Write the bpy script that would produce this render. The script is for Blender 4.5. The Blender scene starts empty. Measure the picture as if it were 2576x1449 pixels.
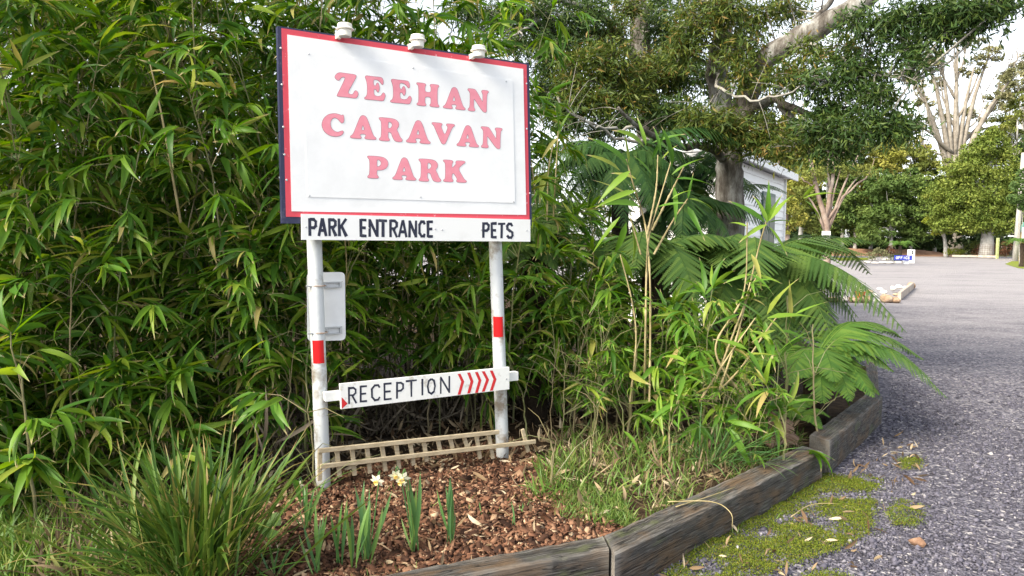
import bpy, math, random
import numpy as np
from mathutils import Matrix, Vector
from mathutils.geometry import tessellate_polygon

scn = bpy.context.scene
COL = scn.collection
PI = math.pi
R_ = math.radians

# ------------------------------------------------------------------ camera, world, sun, exposure
CAM_H, FOC, HORIZON, ROLL = 1.62, 1860.0, 602.0, 0.4      # heights in metres, the rest measured in a 2576 px wide frame
CX, CY = 1288.0, 724.5
_th = math.atan((CY - HORIZON) / FOC)
_f = np.array([0, math.cos(_th), -math.sin(_th)])
_u0 = np.array([0, math.sin(_th), math.cos(_th)])
_a = R_(ROLL)
_r = np.array([1.0, 0, 0]) * math.cos(_a) + _u0 * math.sin(_a)
_u = -np.array([1.0, 0, 0]) * math.sin(_a) + _u0 * math.cos(_a)
EYE = np.array([0, 0, CAM_H])
cam_data = bpy.data.cameras.new('camera')
cam_data.sensor_width = 36.0
cam_data.lens = FOC / 2576.0 * 36.0
cam_data.clip_start = 0.05
cam_data.clip_end = 2000.0
cam = bpy.data.objects.new('camera', cam_data)
COL.objects.link(cam)
cam.matrix_world = Matrix(((_r[0], _u[0], -_f[0], 0), (_r[1], _u[1], -_f[1], 0), (_r[2], _u[2], -_f[2], CAM_H), (0, 0, 0, 1)))
scn.camera = cam

SUN_EL, SUN_AZ = 38.0, 234.0        # compass bearing the light comes from: 0 = +Y (away from camera), clockwise; behind the left shoulder
world = bpy.data.worlds.new('World')
scn.world = world
world.use_nodes = True
wn = world.node_tree
wn.nodes.clear()
sky = wn.nodes.new('ShaderNodeTexSky')
sky.sky_type = 'NISHITA'
sky.sun_disc = False
sky.sun_elevation = R_(SUN_EL)
sky.sun_rotation = R_(SUN_AZ)
sky.air_density = 1.0
sky.dust_density = 1.5
sky.ozone_density = 1.0
hs = wn.nodes.new('ShaderNodeHueSaturation')
hs.inputs['Saturation'].default_value = 0.3
bg = wn.nodes.new('ShaderNodeBackground')
bg.inputs['Strength'].default_value = 0.14
wo = wn.nodes.new('ShaderNodeOutputWorld')
wn.links.new(sky.outputs[0], hs.inputs['Color'])
wn.links.new(hs.outputs[0], bg.inputs['Color'])
wn.links.new(bg.outputs[0], wo.inputs[0])

sun_data = bpy.data.lights.new('sun', 'SUN')
sun_data.energy = 3.2
sun_data.angle = R_(24.0)
sun_data.color = (1.0, 0.90, 0.72)
sun = bpy.data.objects.new('sun', sun_data)
COL.objects.link(sun)
_sd = Vector((math.sin(R_(SUN_AZ)) * math.cos(R_(SUN_EL)), math.cos(R_(SUN_AZ)) * math.cos(R_(SUN_EL)), math.sin(R_(SUN_EL))))
sun.rotation_euler = (-_sd).to_track_quat('-Z', 'Y').to_euler()
sun.location = (-6, -6, 12)

vs = scn.view_settings
vs.view_transform = 'Standard'
vs.look = 'None'
vs.gamma = 1.0
vs.exposure = 1.42
vs.use_curve_mapping = False
scn.render.engine = 'CYCLES'
cy = scn.cycles
cy.max_bounces = 6
cy.diffuse_bounces = 4
cy.glossy_bounces = 2
cy.transmission_bounces = 4
cy.transparent_max_bounces = 4
cy.use_denoising = True
cy.caustics_reflective = False
cy.caustics_refractive = False

# ------------------------------------------------------------------ measuring helpers
def ray(px, py):
    return _f * FOC + _r * (px - CX) - _u * (py - CY)

def at(px, py, Y):
    d = ray(px, py)
    return EYE + d * (Y / d[1])

def onz(px, py, z):
    d = ray(px, py)
    return EYE + d * ((z - EYE[2]) / d[2])

def project(P):
    q = P - EYE
    z = q @ _f
    return CX + FOC * (q @ _r) / z, CY - FOC * (q @ _u) / z, z

def nrm(v):
    v = np.asarray(v, float)
    return v / np.maximum(np.linalg.norm(v, axis=-1, keepdims=True), 1e-9)

def cat_rom(pts, n):
    P = np.asarray(pts, float)
    if len(P) == 2:
        t = np.linspace(0, 1, n)[:, None]
        return P[0] * (1 - t) + P[1] * t
    Q = np.vstack([2 * P[0] - P[1], P, 2 * P[-1] - P[-2]])
    ts = np.linspace(0, len(P) - 1, n)
    i = np.minimum(ts.astype(int), len(P) - 2)
    t = (ts - i)[:, None]
    a, b, c, d = Q[i], Q[i + 1], Q[i + 2], Q[i + 3]
    return 0.5 * (2 * b + (c - a) * t + (2 * a - 5 * b + 4 * c - d) * t ** 2 + (3 * b - a - 3 * c + d) * t ** 3)

def vnoise(X, Y, seed=0):
    # smooth value noise on arrays
    xi, yi = np.floor(X).astype(np.int64), np.floor(Y).astype(np.int64)
    fx, fy = X - xi, Y - yi
    fx, fy = fx * fx * (3 - 2 * fx), fy * fy * (3 - 2 * fy)
    def h(i, j):
        n = (i * 374761393 + j * 668265263 + seed * 1274126177) & 0x7fffffff
        n = ((n ^ (n >> 13)) * 1274126177) & 0x7fffffff
        return (n & 0xffff) / 65535.0
    return (h(xi, yi) * (1 - fx) + h(xi + 1, yi) * fx) * (1 - fy) + (h(xi, yi + 1) * (1 - fx) + h(xi + 1, yi + 1) * fx) * fy

# ------------------------------------------------------------------ mesh helpers
def mesh_np(name, V, F, mat=None, smooth=False, attrs=None):
    """V: (n,3); F: list of face arrays (m,3) or (m,4)"""
    me = bpy.data.meshes.new(name)
    V = np.asarray(V, np.float32)
    if not isinstance(F, (list, tuple)):
        F = [F]
    F = [np.asarray(f, np.int32) for f in F if len(f)]
    loops = np.concatenate([f.ravel() for f in F])
    starts, tot, o = [], [], 0
    for f in F:
        k = f.shape[1]
        starts.append(o + np.arange(len(f)) * k)
        tot.append(np.full(len(f), k))
        o += f.size
    starts = np.concatenate(starts).astype(np.int32)
    me.vertices.add(len(V))
    me.vertices.foreach_set('co', V.ravel())
    me.loops.add(len(loops))
    me.loops.foreach_set('vertex_index', loops)
    me.polygons.add(len(starts))
    me.polygons.foreach_set('loop_start', starts)
    if smooth:
        me.polygons.foreach_set('use_smooth', np.ones(len(starts), bool))
    if attrs:
        for k, a in attrs.items():
            at_ = me.attributes.new(k, 'FLOAT', 'POINT')
            at_.data.foreach_set('value', np.asarray(a, np.float32))
    me.update(calc_edges=True)
    if mat is not None:
        me.materials.append(mat)
    return me

class MB:
    def __init__(s):
        s.V, s.F = [], []
    def add(s, V, F):
        o = len(s.V)
        s.V += [tuple(map(float, v)) for v in V]
        s.F += [tuple(int(i) + o for i in f) for f in F]
        return s
    def hexa(s, c):      # 8 corners: bottom 4 ccw, top 4 ccw
        return s.add(c, [(3, 2, 1, 0), (4, 5, 6, 7), (0, 1, 5, 4), (1, 2, 6, 5), (2, 3, 7, 6), (3, 0, 4, 7)])
    def box(s, o, ax, ay, az):   # centre, half axes
        o, ax, ay, az = map(np.asarray, (o, ax, ay, az))
        c = [o + sx * ax + sy * ay + sz * az for sz in (-1, 1) for sx, sy in ((-1, -1), (1, -1), (1, 1), (-1, 1))]
        return s.hexa(c)
    def bevbox(s, o, ax, ay, az, b):  # chamfered box; b in metres
        o, ax, ay, az = [np.asarray(v, float) for v in (o, ax, ay, az)]
        L = [np.linalg.norm(v) for v in (ax, ay, az)]
        V, idx = [], {}
        for sx in (-1, 1):
            for sy in (-1, 1):
                for sz in (-1, 1):
                    for k in range(3):
                        q = [1 - b / l for l in L]
                        q[k] = 1.0
                        idx[(sx, sy, sz, k)] = len(V)
                        V.append(o + ax * sx * q[0] + ay * sy * q[1] + az * sz * q[2])
        F = []
        I = idx
        for k, (a, c) in enumerate(((1, 2), (2, 0), (0, 1))):
            for sg in (-1, 1):
                f = []
                for p, q in ((-1, -1), (1, -1), (1, 1), (-1, 1)):
                    t = [0, 0, 0]; t[k] = sg; t[a] = p; t[c] = q
                    f.append(I[(t[0], t[1], t[2], k)])
                F.append(f if sg > 0 else f[::-1])
        for k, (a, c) in enumerate(((1, 2), (2, 0), (0, 1))):     # edges along axis k
            for p in (-1, 1):
                for q in (-1, 1):
                    t0, t1 = [0, 0, 0], [0, 0, 0]
                    t0[k], t1[k] = -1, 1
                    for t in (t0, t1):
                        t[a] = p; t[c] = q
                    f = [I[(*t0, a)], I[(*t1, a)], I[(*t1, c)], I[(*t0, c)]]
                    F.append(f if p * q < 0 else f[::-1])
        for sx in (-1, 1):
            for sy in (-1, 1):
                for sz in (-1, 1):
                    f = [I[(sx, sy, sz, k)] for k in range(3)]
                    F.append(f if sx * sy * sz > 0 else f[::-1])
        return s.add(V, F)
    def tube(s, pts, rad, n=8, cap=True):
        P = np.asarray(pts, float)
        rad = np.broadcast_to(np.asarray(rad, float), (len(P),))
        T = nrm(np.gradient(P, axis=0))
        ref = np.array([0, 0, 1.0]) if abs(T[0][2]) < 0.9 else np.array([1.0, 0, 0])
        a = nrm(np.cross(T[0], ref))
        V = []
        for i in range(len(P)):
            a = nrm(a - T[i] * np.dot(a, T[i]))
            b = np.cross(T[i], a)
            for k in range(n):
                w = 2 * PI * k / n
                V.append(P[i] + rad[i] * (math.cos(w) * a + math.sin(w) * b))
        F = [(i * n + k, i * n + (k + 1) % n, (i + 1) * n + (k + 1) % n, (i + 1) * n + k) for i in range(len(P) - 1) for k in range(n)]
        if cap:
            F += [tuple(range(n - 1, -1, -1)), tuple((len(P) - 1) * n + k for k in range(n))]
        return s.add(V, F)
    def lathe(s, o, prof, n=24, axis=(0, 0, 1), side=(1, 0, 0)):
        o = np.asarray(o, float); z = nrm(axis); x = nrm(np.asarray(side, float) - z * np.dot(side, z)); y = np.cross(z, x)
        V = [o + z * h + r * (math.cos(2 * PI * k / n) * x + math.sin(2 * PI * k / n) * y) for r, h in prof for k in range(n)]
        m = len(prof)
        F = [(i * n + k, i * n + (k + 1) % n, (i + 1) * n + (k + 1) % n, (i + 1) * n + k) for i in range(m - 1) for k in range(n)]
        F += [tuple(range(n - 1, -1, -1)), tuple((m - 1) * n + k for k in range(n))]
        return s.add(V, F)
    def mesh(s, name, mat, smooth=False):
        me = bpy.data.meshes.new(name)
        me.from_pydata(s.V, [], s.F)
        if smooth:
            me.polygons.foreach_set('use_smooth', np.ones(len(me.polygons), bool))
        me.materials.append(mat)
        me.update()
        return me

def tag(o, label=None, cat=None, group=None, kind=None):
    if label: o['label'] = label
    if cat: o['category'] = cat
    if group: o['group'] = group
    if kind: o['kind'] = kind
    return o

def thing(name, label, cat, loc, group=None):
    o = bpy.data.objects.new(name, None)
    o.empty_display_size = 0.1
    COL.objects.link(o)
    o.location = [float(v) for v in loc]
    return tag(o, label, cat, group)

def part(parent, name, me, label=None, kind=None):
    """mesh in world coordinates, hung under a thing (an Empty) or a part"""
    o = bpy.data.objects.new(name, me)
    COL.objects.link(o)
    o.parent = parent
    if parent is not None and parent.type == 'EMPTY':
        o.location = [-v for v in parent.location]
    return tag(o, label, kind=kind)

def single(name, me, label, cat, group=None, kind=None):
    o = bpy.data.objects.new(name, me)
    COL.objects.link(o)
    return tag(o, label, cat, group, kind)

def structure(name, me):
    o = bpy.data.objects.new(name, me)
    COL.objects.link(o)
    o['kind'] = 'structure'
    return o

# ------------------------------------------------------------------ materials
class NT:
    def __init__(s, name):
        s.m = bpy.data.materials.new(name)
        s.m.use_nodes = True
        s.t = s.m.node_tree
        s.t.nodes.clear()
        s.out = s.n('ShaderNodeOutputMaterial')
    def n(s, kind, **kw):
        nd = s.t.nodes.new(kind)
        for k, v in kw.items():
            if k.startswith('i_'):
                nd.inputs[k[2:].replace('_', ' ')].default_value = v
            else:
                setattr(nd, k, v)
        return nd
    def l(s, a, b):
        s.t.links.new(a, b)
    def coord(s):
        return s.n('ShaderNodeTexCoord').outputs['Object']
    def noise(s, scale, detail=4.0, rough=0.6, vec=None, dist=0.0):
        nd = s.n('ShaderNodeTexNoise')
        nd.inputs['Scale'].default_value = scale
        nd.inputs['Detail'].default_value = detail
        nd.inputs['Roughness'].default_value = rough
        nd.inputs['Distortion'].default_value = dist
        s.l(vec if vec is not None else s.coord(), nd.inputs['Vector'])
        return nd.outputs['Fac']
    def ramp(s, fac, stops, interp='LINEAR'):
        nd = s.n('ShaderNodeValToRGB')
        cr = nd.color_ramp
        cr.interpolation = interp
        while len(cr.elements) < len(stops):
            cr.elements.new(0.5)
        for e, (p, c) in zip(cr.elements, stops):
            e.position = p
            e.color = (*c, 1) if len(c) == 3 else c
        s.l(fac, nd.inputs['Fac'])
        return nd.outputs['Color']
    def mix(s, fac, a, b, mode='MIX'):
        nd = s.n('ShaderNodeMix', data_type='RGBA', blend_type=mode)
        for v, k in ((fac, 0), (a, 6), (b, 7)):
            if hasattr(v, 'links'):
                s.l(v, nd.inputs[k])
            else:
                nd.inputs[k].default_value = v if k == 0 else (*v, 1)
        return nd.outputs[2]
    def math(s, op, a, b=None):
        nd = s.n('ShaderNodeMath', operation=op)
        for i, v in enumerate((a, b)):
            if v is None: continue
            if hasattr(v, 'links'): s.l(v, nd.inputs[i])
            else: nd.inputs[i].default_value = v
        return nd.outputs[0]
    def bump(s, h, strength=0.5, dist=0.01):
        nd = s.n('ShaderNodeBump')
        nd.inputs['Strength'].default_value = strength
        nd.inputs['Distance'].default_value = dist
        s.l(h, nd.inputs['Height'])
        return nd.outputs['Normal']
    def bsdf(s, col, rough=0.6, spec=0.3, normal=None, metal=0.0):
        b = s.n('ShaderNodeBsdfPrincipled')
        if hasattr(col, 'links'): s.l(col, b.inputs['Base Color'])
        else: b.inputs['Base Color'].default_value = (*col, 1)
        if hasattr(rough, 'links'): s.l(rough, b.inputs['Roughness'])
        else: b.inputs['Roughness'].default_value = rough
        b.inputs['Specular IOR Level'].default_value = spec
        b.inputs['Metallic'].default_value = metal
        if normal is not None: s.l(normal, b.inputs['Normal'])
        return b
    def done(s, sh):
        s.l(sh.outputs[0], s.out.inputs['Surface'])
        return s.m

def paint(name, col, dirt=(0.25, 0.22, 0.16), amt=0.5, scale=9.0, rough=0.45, spec=0.4, bump=0.15, lo=0.5, hi=0.75):
    t = NT(name)
    f = t.noise(scale, 6, 0.65)
    f2 = t.noise(scale * 6, 3, 0.6)
    fac = t.ramp(t.math('MULTIPLY_ADD', f, 0.8) if False else t.math('ADD', t.math('MULTIPLY', f, 0.8), t.math('MULTIPLY', f2, 0.2)), [(lo, (0, 0, 0)), (hi, (1, 1, 1))])
    c = t.mix(t.math('MULTIPLY', fac, amt), col, dirt)
    return t.done(t.bsdf(c, rough, spec, t.bump(f2, bump, 0.004)))

def mottled(name, stops, scale=6.0, detail=6.0, rough=0.8, spec=0.2, bump=0.5, bdist=0.01, bscale=None, stretch=None):
    t = NT(name)
    vec = t.coord()
    if stretch:
        mp = t.n('ShaderNodeMapping')
        mp.inputs['Scale'].default_value = stretch
        t.l(vec, mp.inputs['Vector'])
        vec = mp.outputs[0]
    f = t.noise(scale, detail, 0.65, vec)
    c = t.ramp(f, stops)
    h = t.noise(bscale or scale * 5, 5, 0.7, vec)
    return t.done(t.bsdf(c, rough, spec, t.bump(h, bump, bdist)))

def leafy(name, stops, tip=None, tip_at=0.93, trans=0.3, rough=0.42, spec=0.45, tone=False):
    """colour varies from leaf to leaf (island / object), the tip may be dry"""
    t = NT(name)
    rnd = t.math('FRACT', t.math('ADD', t.n('ShaderNodeNewGeometry').outputs['Random Per Island'], t.n('ShaderNodeObjectInfo').outputs['Random']))
    if tone:
        tn = t.n('ShaderNodeAttribute', attribute_name='tone').outputs['Fac']
        rnd = t.math('ADD', t.math('MULTIPLY', tn, 0.75), t.math('MULTIPLY', rnd, 0.25))
    c = t.ramp(rnd, stops)
    if tip is not None:
        al = t.n('ShaderNodeAttribute', attribute_name='along').outputs['Fac']
        lim = t.math('ADD', al, t.math('MULTIPLY', t.math('FRACT', t.math('MULTIPLY', rnd, 7.31)), 0.09))
        k = t.ramp(lim, [(tip_at - 0.03, (0, 0, 0)), (tip_at + 0.06, (1, 1, 1))])
        c = t.mix(k, c, tip)
    b = t.bsdf(c, rough, spec)
    if trans <= 0:
        return t.done(b)
    tr = t.n('ShaderNodeBsdfTranslucent')
    hs_ = t.n('ShaderNodeHueSaturation')
    hs_.inputs['Hue'].default_value = 0.485
    hs_.inputs['Saturation'].default_value = 1.1
    hs_.inputs['Value'].default_value = 1.5
    t.l(c, hs_.inputs['Color'])
    t.l(hs_.outputs[0], tr.inputs['Color'])
    mx = t.n('ShaderNodeMixShader')
    mx.inputs[0].default_value = trans
    t.l(b.outputs[0], mx.inputs[1])
    t.l(tr.outputs[0], mx.inputs[2])
    return t.done(mx)

def flat(name, col, rough=0.6, spec=0.3, metal=0.0):
    t = NT(name)
    f = t.noise(14, 4)
    c = t.mix(t.math('MULTIPLY', f, 0.35), col, tuple(v * 0.7 for v in col))
    return t.done(t.bsdf(c, rough, spec, metal=metal))

M = {}
def _mapped(t, v, sc):
    mp = t.n('ShaderNodeMapping'); mp.inputs['Scale'].default_value = sc
    t.l(v, mp.inputs['Vector']); return mp.outputs[0]
M['white'] = paint('white_paint', (0.84, 0.85, 0.86), (0.58, 0.59, 0.60), 0.55, 3.0, 0.45, 0.3, 0.08, 0.45, 0.80)
M['white_panel'] = paint('white_panel_paint', (0.84, 0.85, 0.86), (0.60, 0.61, 0.62), 0.5, 2.5, 0.45, 0.3, 0.05, 0.45, 0.80)
M['plate'] = paint('white_plate_paint', (0.80, 0.81, 0.81), (0.55, 0.54, 0.50), 0.35, 5.0, 0.4, 0.35, 0.06, 0.5, 0.85)
M['worn_white'] = paint('worn_white_paint', (0.80, 0.81, 0.80), (0.34, 0.29, 0.22), 0.8, 9.0, 0.55, 0.3, 0.35, 0.57, 0.70)
M['pipe'] = paint('pipe_paint', (0.62, 0.65, 0.67), (0.24, 0.185, 0.125), 0.9, 4.5, 0.5, 0.35, 0.5, 0.50, 0.62)
M['red_border'] = paint('red_border_paint', (0.62, 0.07, 0.10), (0.85, 0.62, 0.62), 0.7, 26.0, 0.5, 0.3, 0.15, 0.60, 0.68)
M['navy'] = paint('navy_edge_paint', (0.028, 0.032, 0.075), (0.16, 0.16, 0.20), 0.5, 20.0, 0.5, 0.35, 0.15, 0.58, 0.7)
M['navy_letter'] = paint('navy_letter_paint', (0.022, 0.026, 0.05), (0.13, 0.14, 0.17), 0.6, 24.0, 0.5, 0.3, 0.1, 0.55, 0.72)
M['pink'] = paint('pink_letter_paint', (0.76, 0.26, 0.33), (0.82, 0.38, 0.45), 0.5, 30.0, 0.5, 0.3, 0.1, 0.4, 0.7)
M['pink_edge'] = flat('letter_outline_paint', (0.16, 0.06, 0.09))
M['red'] = paint('red_reflector', (0.62, 0.012, 0.015), (0.45, 0.01, 0.01), 0.4, 20, 0.25, 0.5, 0.03)
M['red_brush'] = paint('red_brush_paint', (0.60, 0.03, 0.035), (0.75, 0.45, 0.42), 0.6, 40, 0.5, 0.3, 0.1, 0.62, 0.68)
M['galv'] = flat('galvanised_steel', (0.52, 0.54, 0.56), 0.4, 0.5, 0.3)
M['rust'] = mottled('rusty_strap', [(0.3, (0.30, 0.16, 0.08)), (0.7, (0.55, 0.50, 0.45))], 40, rough=0.7)
M['lamp_plastic'] = paint('cream_plastic', (0.80, 0.78, 0.70), (0.55, 0.52, 0.42), 0.4, 14, 0.35, 0.45, 0.03)
M['lamp_grey'] = flat('grey_plastic', (0.42, 0.42, 0.39), 0.4, 0.4)
M['solar'] = flat('solar_cell', (0.02, 0.025, 0.05), 0.2, 0.6)
M['lattice'] = mottled('weathered_pine', [(0.25, (0.30, 0.245, 0.16)), (0.5, (0.46, 0.38, 0.26)), (0.75, (0.54, 0.47, 0.35)), (0.9, (0.32, 0.34, 0.17))], 9, rough=0.8, bump=0.5, bdist=0.004, stretch=(2, 2, 9))
M['culm'] = leafy('bamboo_culm', [(0, (0.20, 0.17, 0.085)), (0.5, (0.13, 0.15, 0.06)), (1, (0.28, 0.22, 0.13))], trans=0, rough=0.5)
M['culm_young'] = mottled('young_bamboo_culm', [(0.3, (0.20, 0.17, 0.075)), (0.5, (0.33, 0.27, 0.14)), (0.7, (0.42, 0.35, 0.20))], 9, rough=0.55, bump=0.2)
M['bamboo'] = leafy('bamboo_leaf', [(0.0, (0.040, 0.115, 0.014)), (0.35, (0.075, 0.180, 0.018)), (0.7, (0.130, 0.245, 0.022)), (0.90, (0.215, 0.305, 0.036)), (0.95, (0.28, 0.29, 0.06)), (1.0, (0.38, 0.31, 0.13))], (0.46, 0.38, 0.20), trans=0.38, rough=0.45, spec=0.28)
M['bamboo_light'] = leafy('young_bamboo_leaf', [(0.0, (0.055, 0.145, 0.016)), (0.5, (0.105, 0.220, 0.024)), (0.88, (0.185, 0.29, 0.034)), (0.95, (0.28, 0.30, 0.07)), (1.0, (0.38, 0.30, 0.12))], (0.45, 0.36, 0.2), trans=0.32, rough=0.45, spec=0.28)
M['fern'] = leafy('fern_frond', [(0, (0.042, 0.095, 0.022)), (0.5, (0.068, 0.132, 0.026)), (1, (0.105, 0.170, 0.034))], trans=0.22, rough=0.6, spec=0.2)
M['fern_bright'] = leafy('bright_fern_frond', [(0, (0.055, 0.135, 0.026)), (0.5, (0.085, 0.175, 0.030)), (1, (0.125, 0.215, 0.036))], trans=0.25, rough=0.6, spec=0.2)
M['fern_shaded'] = leafy('shaded_fern_frond', [(0, (0.022, 0.062, 0.018)), (0.5, (0.036, 0.088, 0.022)), (1, (0.060, 0.115, 0.026))], trans=0.18, rough=0.6, spec=0.18)  # darker copy of the fern green: canopy shade put into the frond colour
M['fern_dead'] = leafy('dead_fern', [(0, (0.13, 0.08, 0.05)), (0.5, (0.20, 0.13, 0.09)), (1, (0.26, 0.18, 0.13))], trans=0.1, rough=0.8, spec=0.1)
M['fern_trunk'] = mottled('fern_trunk', [(0.3, (0.02, 0.014, 0.01)), (0.7, (0.07, 0.05, 0.035))], 20, bump=1, bdist=0.03)
M['black_leaf'] = leafy('blackwood_leaf', [(0, (0.045, 0.080, 0.018)), (0.5, (0.080, 0.120, 0.022)), (0.85, (0.130, 0.160, 0.028)), (1, (0.22, 0.14, 0.04))], trans=0.28, rough=0.5, spec=0.25)
M['black_leaf_dark'] = leafy('dark_blackwood_leaf', [(0, (0.028, 0.062, 0.018)), (0.6, (0.050, 0.095, 0.022)), (1, (0.095, 0.135, 0.028))], trans=0.25, rough=0.5, spec=0.25)
t = NT('lichened_bark')
mv = _mapped(t, t.coord(), (1, 1, 0.35))
n1 = t.noise(5.0, 9, 0.72, mv)
n2 = t.noise(22.0, 6, 0.7, mv)
c1 = t.ramp(n1, [(0.36, (0.045, 0.038, 0.032)), (0.47, (0.13, 0.115, 0.10)), (0.56, (0.26, 0.25, 0.23)), (0.68, (0.44, 0.45, 0.43))])
c1 = t.mix(t.ramp(n2, [(0.54, (0, 0, 0)), (0.68, (0.6, 0.6, 0.6))]), c1, (0.07, 0.06, 0.05))
M['bark'] = t.done(t.bsdf(c1, 0.9, 0.15, t.bump(n2, 1.0, 0.03)))
M['twig'] = mottled('grey_twig', [(0.3, (0.16, 0.14, 0.12)), (0.6, (0.34, 0.33, 0.30))], 14, rough=0.85)
t = NT('old_hardwood_sleeper')
gv = t.n('ShaderNodeAttribute', attribute_name='grain').outputs['Vector']
def _mapped(t, v, sc):
    mp = t.n('ShaderNodeMapping'); mp.inputs['Scale'].default_value = sc
    t.l(v, mp.inputs['Vector']); return mp.outputs[0]
gn = t.noise(1.0, 8, 0.7, _mapped(t, gv, (5.0, 150, 150)))
bl_ = t.noise(1.0, 5, 0.6, _mapped(t, gv, (3.5, 9, 9)))
sp = t.noise(1.0, 4, 0.6, _mapped(t, gv, (40, 60, 60)))
c1 = t.ramp(gn, [(0.38, (0.022, 0.020, 0.019)), (0.5, (0.060, 0.055, 0.050)), (0.62, (0.15, 0.143, 0.135))])
c2 = t.mix(t.ramp(bl_, [(0.46, (0, 0, 0)), (0.62, (0.75, 0.75, 0.75))]), c1, (0.13, 0.082, 0.045))
c2 = t.mix(t.ramp(bl_, [(0.30, (0.75, 0.75, 0.75)), (0.43, (0, 0, 0))]), c2, (0.09, 0.105, 0.04))
ck = t.noise(1.0, 3, 0.5, _mapped(t, gv, (1.6, 46, 46)), 0.6)
ckm = t.ramp(ck, [(0.482, (0, 0, 0)), (0.492, (1, 1, 1)), (0.500, (1, 1, 1)), (0.510, (0, 0, 0))])
c2 = t.mix(t.math('MULTIPLY', ckm, 0.8), c2, (0.012, 0.010, 0.009))
geo = t.n('ShaderNodeNewGeometry')
edge_ = t.ramp(geo.outputs['Pointiness'], [(0.52, (0, 0, 0)), (0.60, (1, 1, 1))])
c3 = t.mix(t.math('MULTIPLY', edge_, 0.55), c2, (0.36, 0.34, 0.31))
c3 = t.mix(t.ramp(sp, [(0.68, (0, 0, 0)), (0.74, (0.5, 0.5, 0.5))]), c3, (0.33, 0.33, 0.29))
M['sleeper'] = t.done(t.bsdf(c3, 0.7, 0.3, t.bump(t.math('SUBTRACT', gn, t.math('MULTIPLY', ckm, 0.8)), 1.0, 0.010)))
M['dry'] = leafy('dry_leaf_litter', [(0, (0.10, 0.06, 0.035)), (0.45, (0.21, 0.145, 0.085)), (0.8, (0.38, 0.29, 0.18)), (1, (0.58, 0.50, 0.36))], trans=0.1, rough=0.75, spec=0.15)
M['straw'] = leafy('dry_grass', [(0, (0.07, 0.055, 0.036)), (0.5, (0.17, 0.125, 0.075)), (0.85, (0.29, 0.22, 0.13)), (1, (0.42, 0.35, 0.23))], trans=0.1, rough=0.75, spec=0.15)
M['straw_dark'] = leafy('grey_dead_stem', [(0, (0.05, 0.042, 0.034)), (0.5, (0.13, 0.105, 0.08)), (1, (0.25, 0.21, 0.16))], trans=0.05, rough=0.85, spec=0.1)
M['grass'] = leafy('green_grass', [(0, (0.07, 0.15, 0.025)), (0.6, (0.13, 0.23, 0.04)), (1, (0.26, 0.28, 0.09))], trans=0.3, rough=0.5)
M['strap'] = leafy('strap_leaf', [(0, (0.034, 0.085, 0.014)), (0.5, (0.066, 0.135, 0.020)), (0.88, (0.125, 0.185, 0.030)), (1, (0.30, 0.23, 0.09))], (0.28, 0.20, 0.07), 0.95, trans=0.22, rough=0.5, spec=0.25)
M['daff_leaf'] = leafy('daffodil_leaf', [(0, (0.06, 0.15, 0.05)), (0.6, (0.10, 0.22, 0.06)), (1, (0.16, 0.27, 0.06))], trans=0.25, rough=0.4)
M['petal'] = leafy('cream_petal', [(0, (0.80, 0.78, 0.58)), (1, (0.86, 0.85, 0.70))], trans=0.3, rough=0.5)
M['cup'] = leafy('pale_yellow_cup', [(0, (0.85, 0.70, 0.22)), (1, (0.85, 0.75, 0.35))], trans=0.25, rough=0.5)
M['pink_petal'] = leafy('magenta_petal', [(0, (0.42, 0.07, 0.42)), (1, (0.55, 0.16, 0.55))], trans=0.25, rough=0.5)
M['chip'] = leafy('bark_chip', [(0, (0.034, 0.018, 0.013)), (0.35, (0.095, 0.046, 0.028)), (0.7, (0.175, 0.084, 0.050)), (0.9, (0.27, 0.155, 0.095)), (1, (0.46, 0.35, 0.23))], trans=0, rough=0.85, spec=0.15)
M['pebble'] = leafy('pebble', [(0, (0.040, 0.039, 0.052)), (0.4, (0.080, 0.077, 0.104)), (0.8, (0.122, 0.117, 0.154)), (0.97, (0.18, 0.172, 0.205)), (1, (0.40, 0.38, 0.38))], trans=0, rough=0.75, spec=0.25)
M['moss'] = leafy('moss', [(0, (0.055, 0.085, 0.012)), (0.5, (0.115, 0.155, 0.020)), (0.85, (0.180, 0.210, 0.028)), (1, (0.17, 0.12, 0.04))], trans=0.12, rough=0.9, spec=0.1)

t = NT('gravel_road')
v = t.coord()
vo = t.n('ShaderNodeTexVoronoi'); vo.inputs['Scale'].default_value = 42.0
t.l(v, vo.inputs['Vector'])
sc_ = t.n('ShaderNodeSeparateColor'); t.l(vo.outputs['Color'], sc_.inputs[0])
pc = t.ramp(sc_.outputs[0], [(0, (0.05, 0.048, 0.062)), (0.45, (0.105, 0.10, 0.126)), (0.8, (0.17, 0.163, 0.195)), (1, (0.36, 0.34, 0.35))])
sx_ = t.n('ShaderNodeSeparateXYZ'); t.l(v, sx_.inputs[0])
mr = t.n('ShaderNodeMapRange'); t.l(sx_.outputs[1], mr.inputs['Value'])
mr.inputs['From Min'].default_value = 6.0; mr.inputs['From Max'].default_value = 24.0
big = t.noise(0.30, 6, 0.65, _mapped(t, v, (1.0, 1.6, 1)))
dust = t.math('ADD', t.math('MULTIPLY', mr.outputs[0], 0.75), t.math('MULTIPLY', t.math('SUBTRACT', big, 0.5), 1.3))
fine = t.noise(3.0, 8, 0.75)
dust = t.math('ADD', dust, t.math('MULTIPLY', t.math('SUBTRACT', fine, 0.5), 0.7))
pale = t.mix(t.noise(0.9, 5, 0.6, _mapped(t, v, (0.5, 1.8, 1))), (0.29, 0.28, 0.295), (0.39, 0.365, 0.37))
pc3 = t.mix(t.ramp(dust, [(0.15, (0, 0, 0)), (0.75, (0.85, 0.85, 0.85))]), pc, pale)
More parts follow.
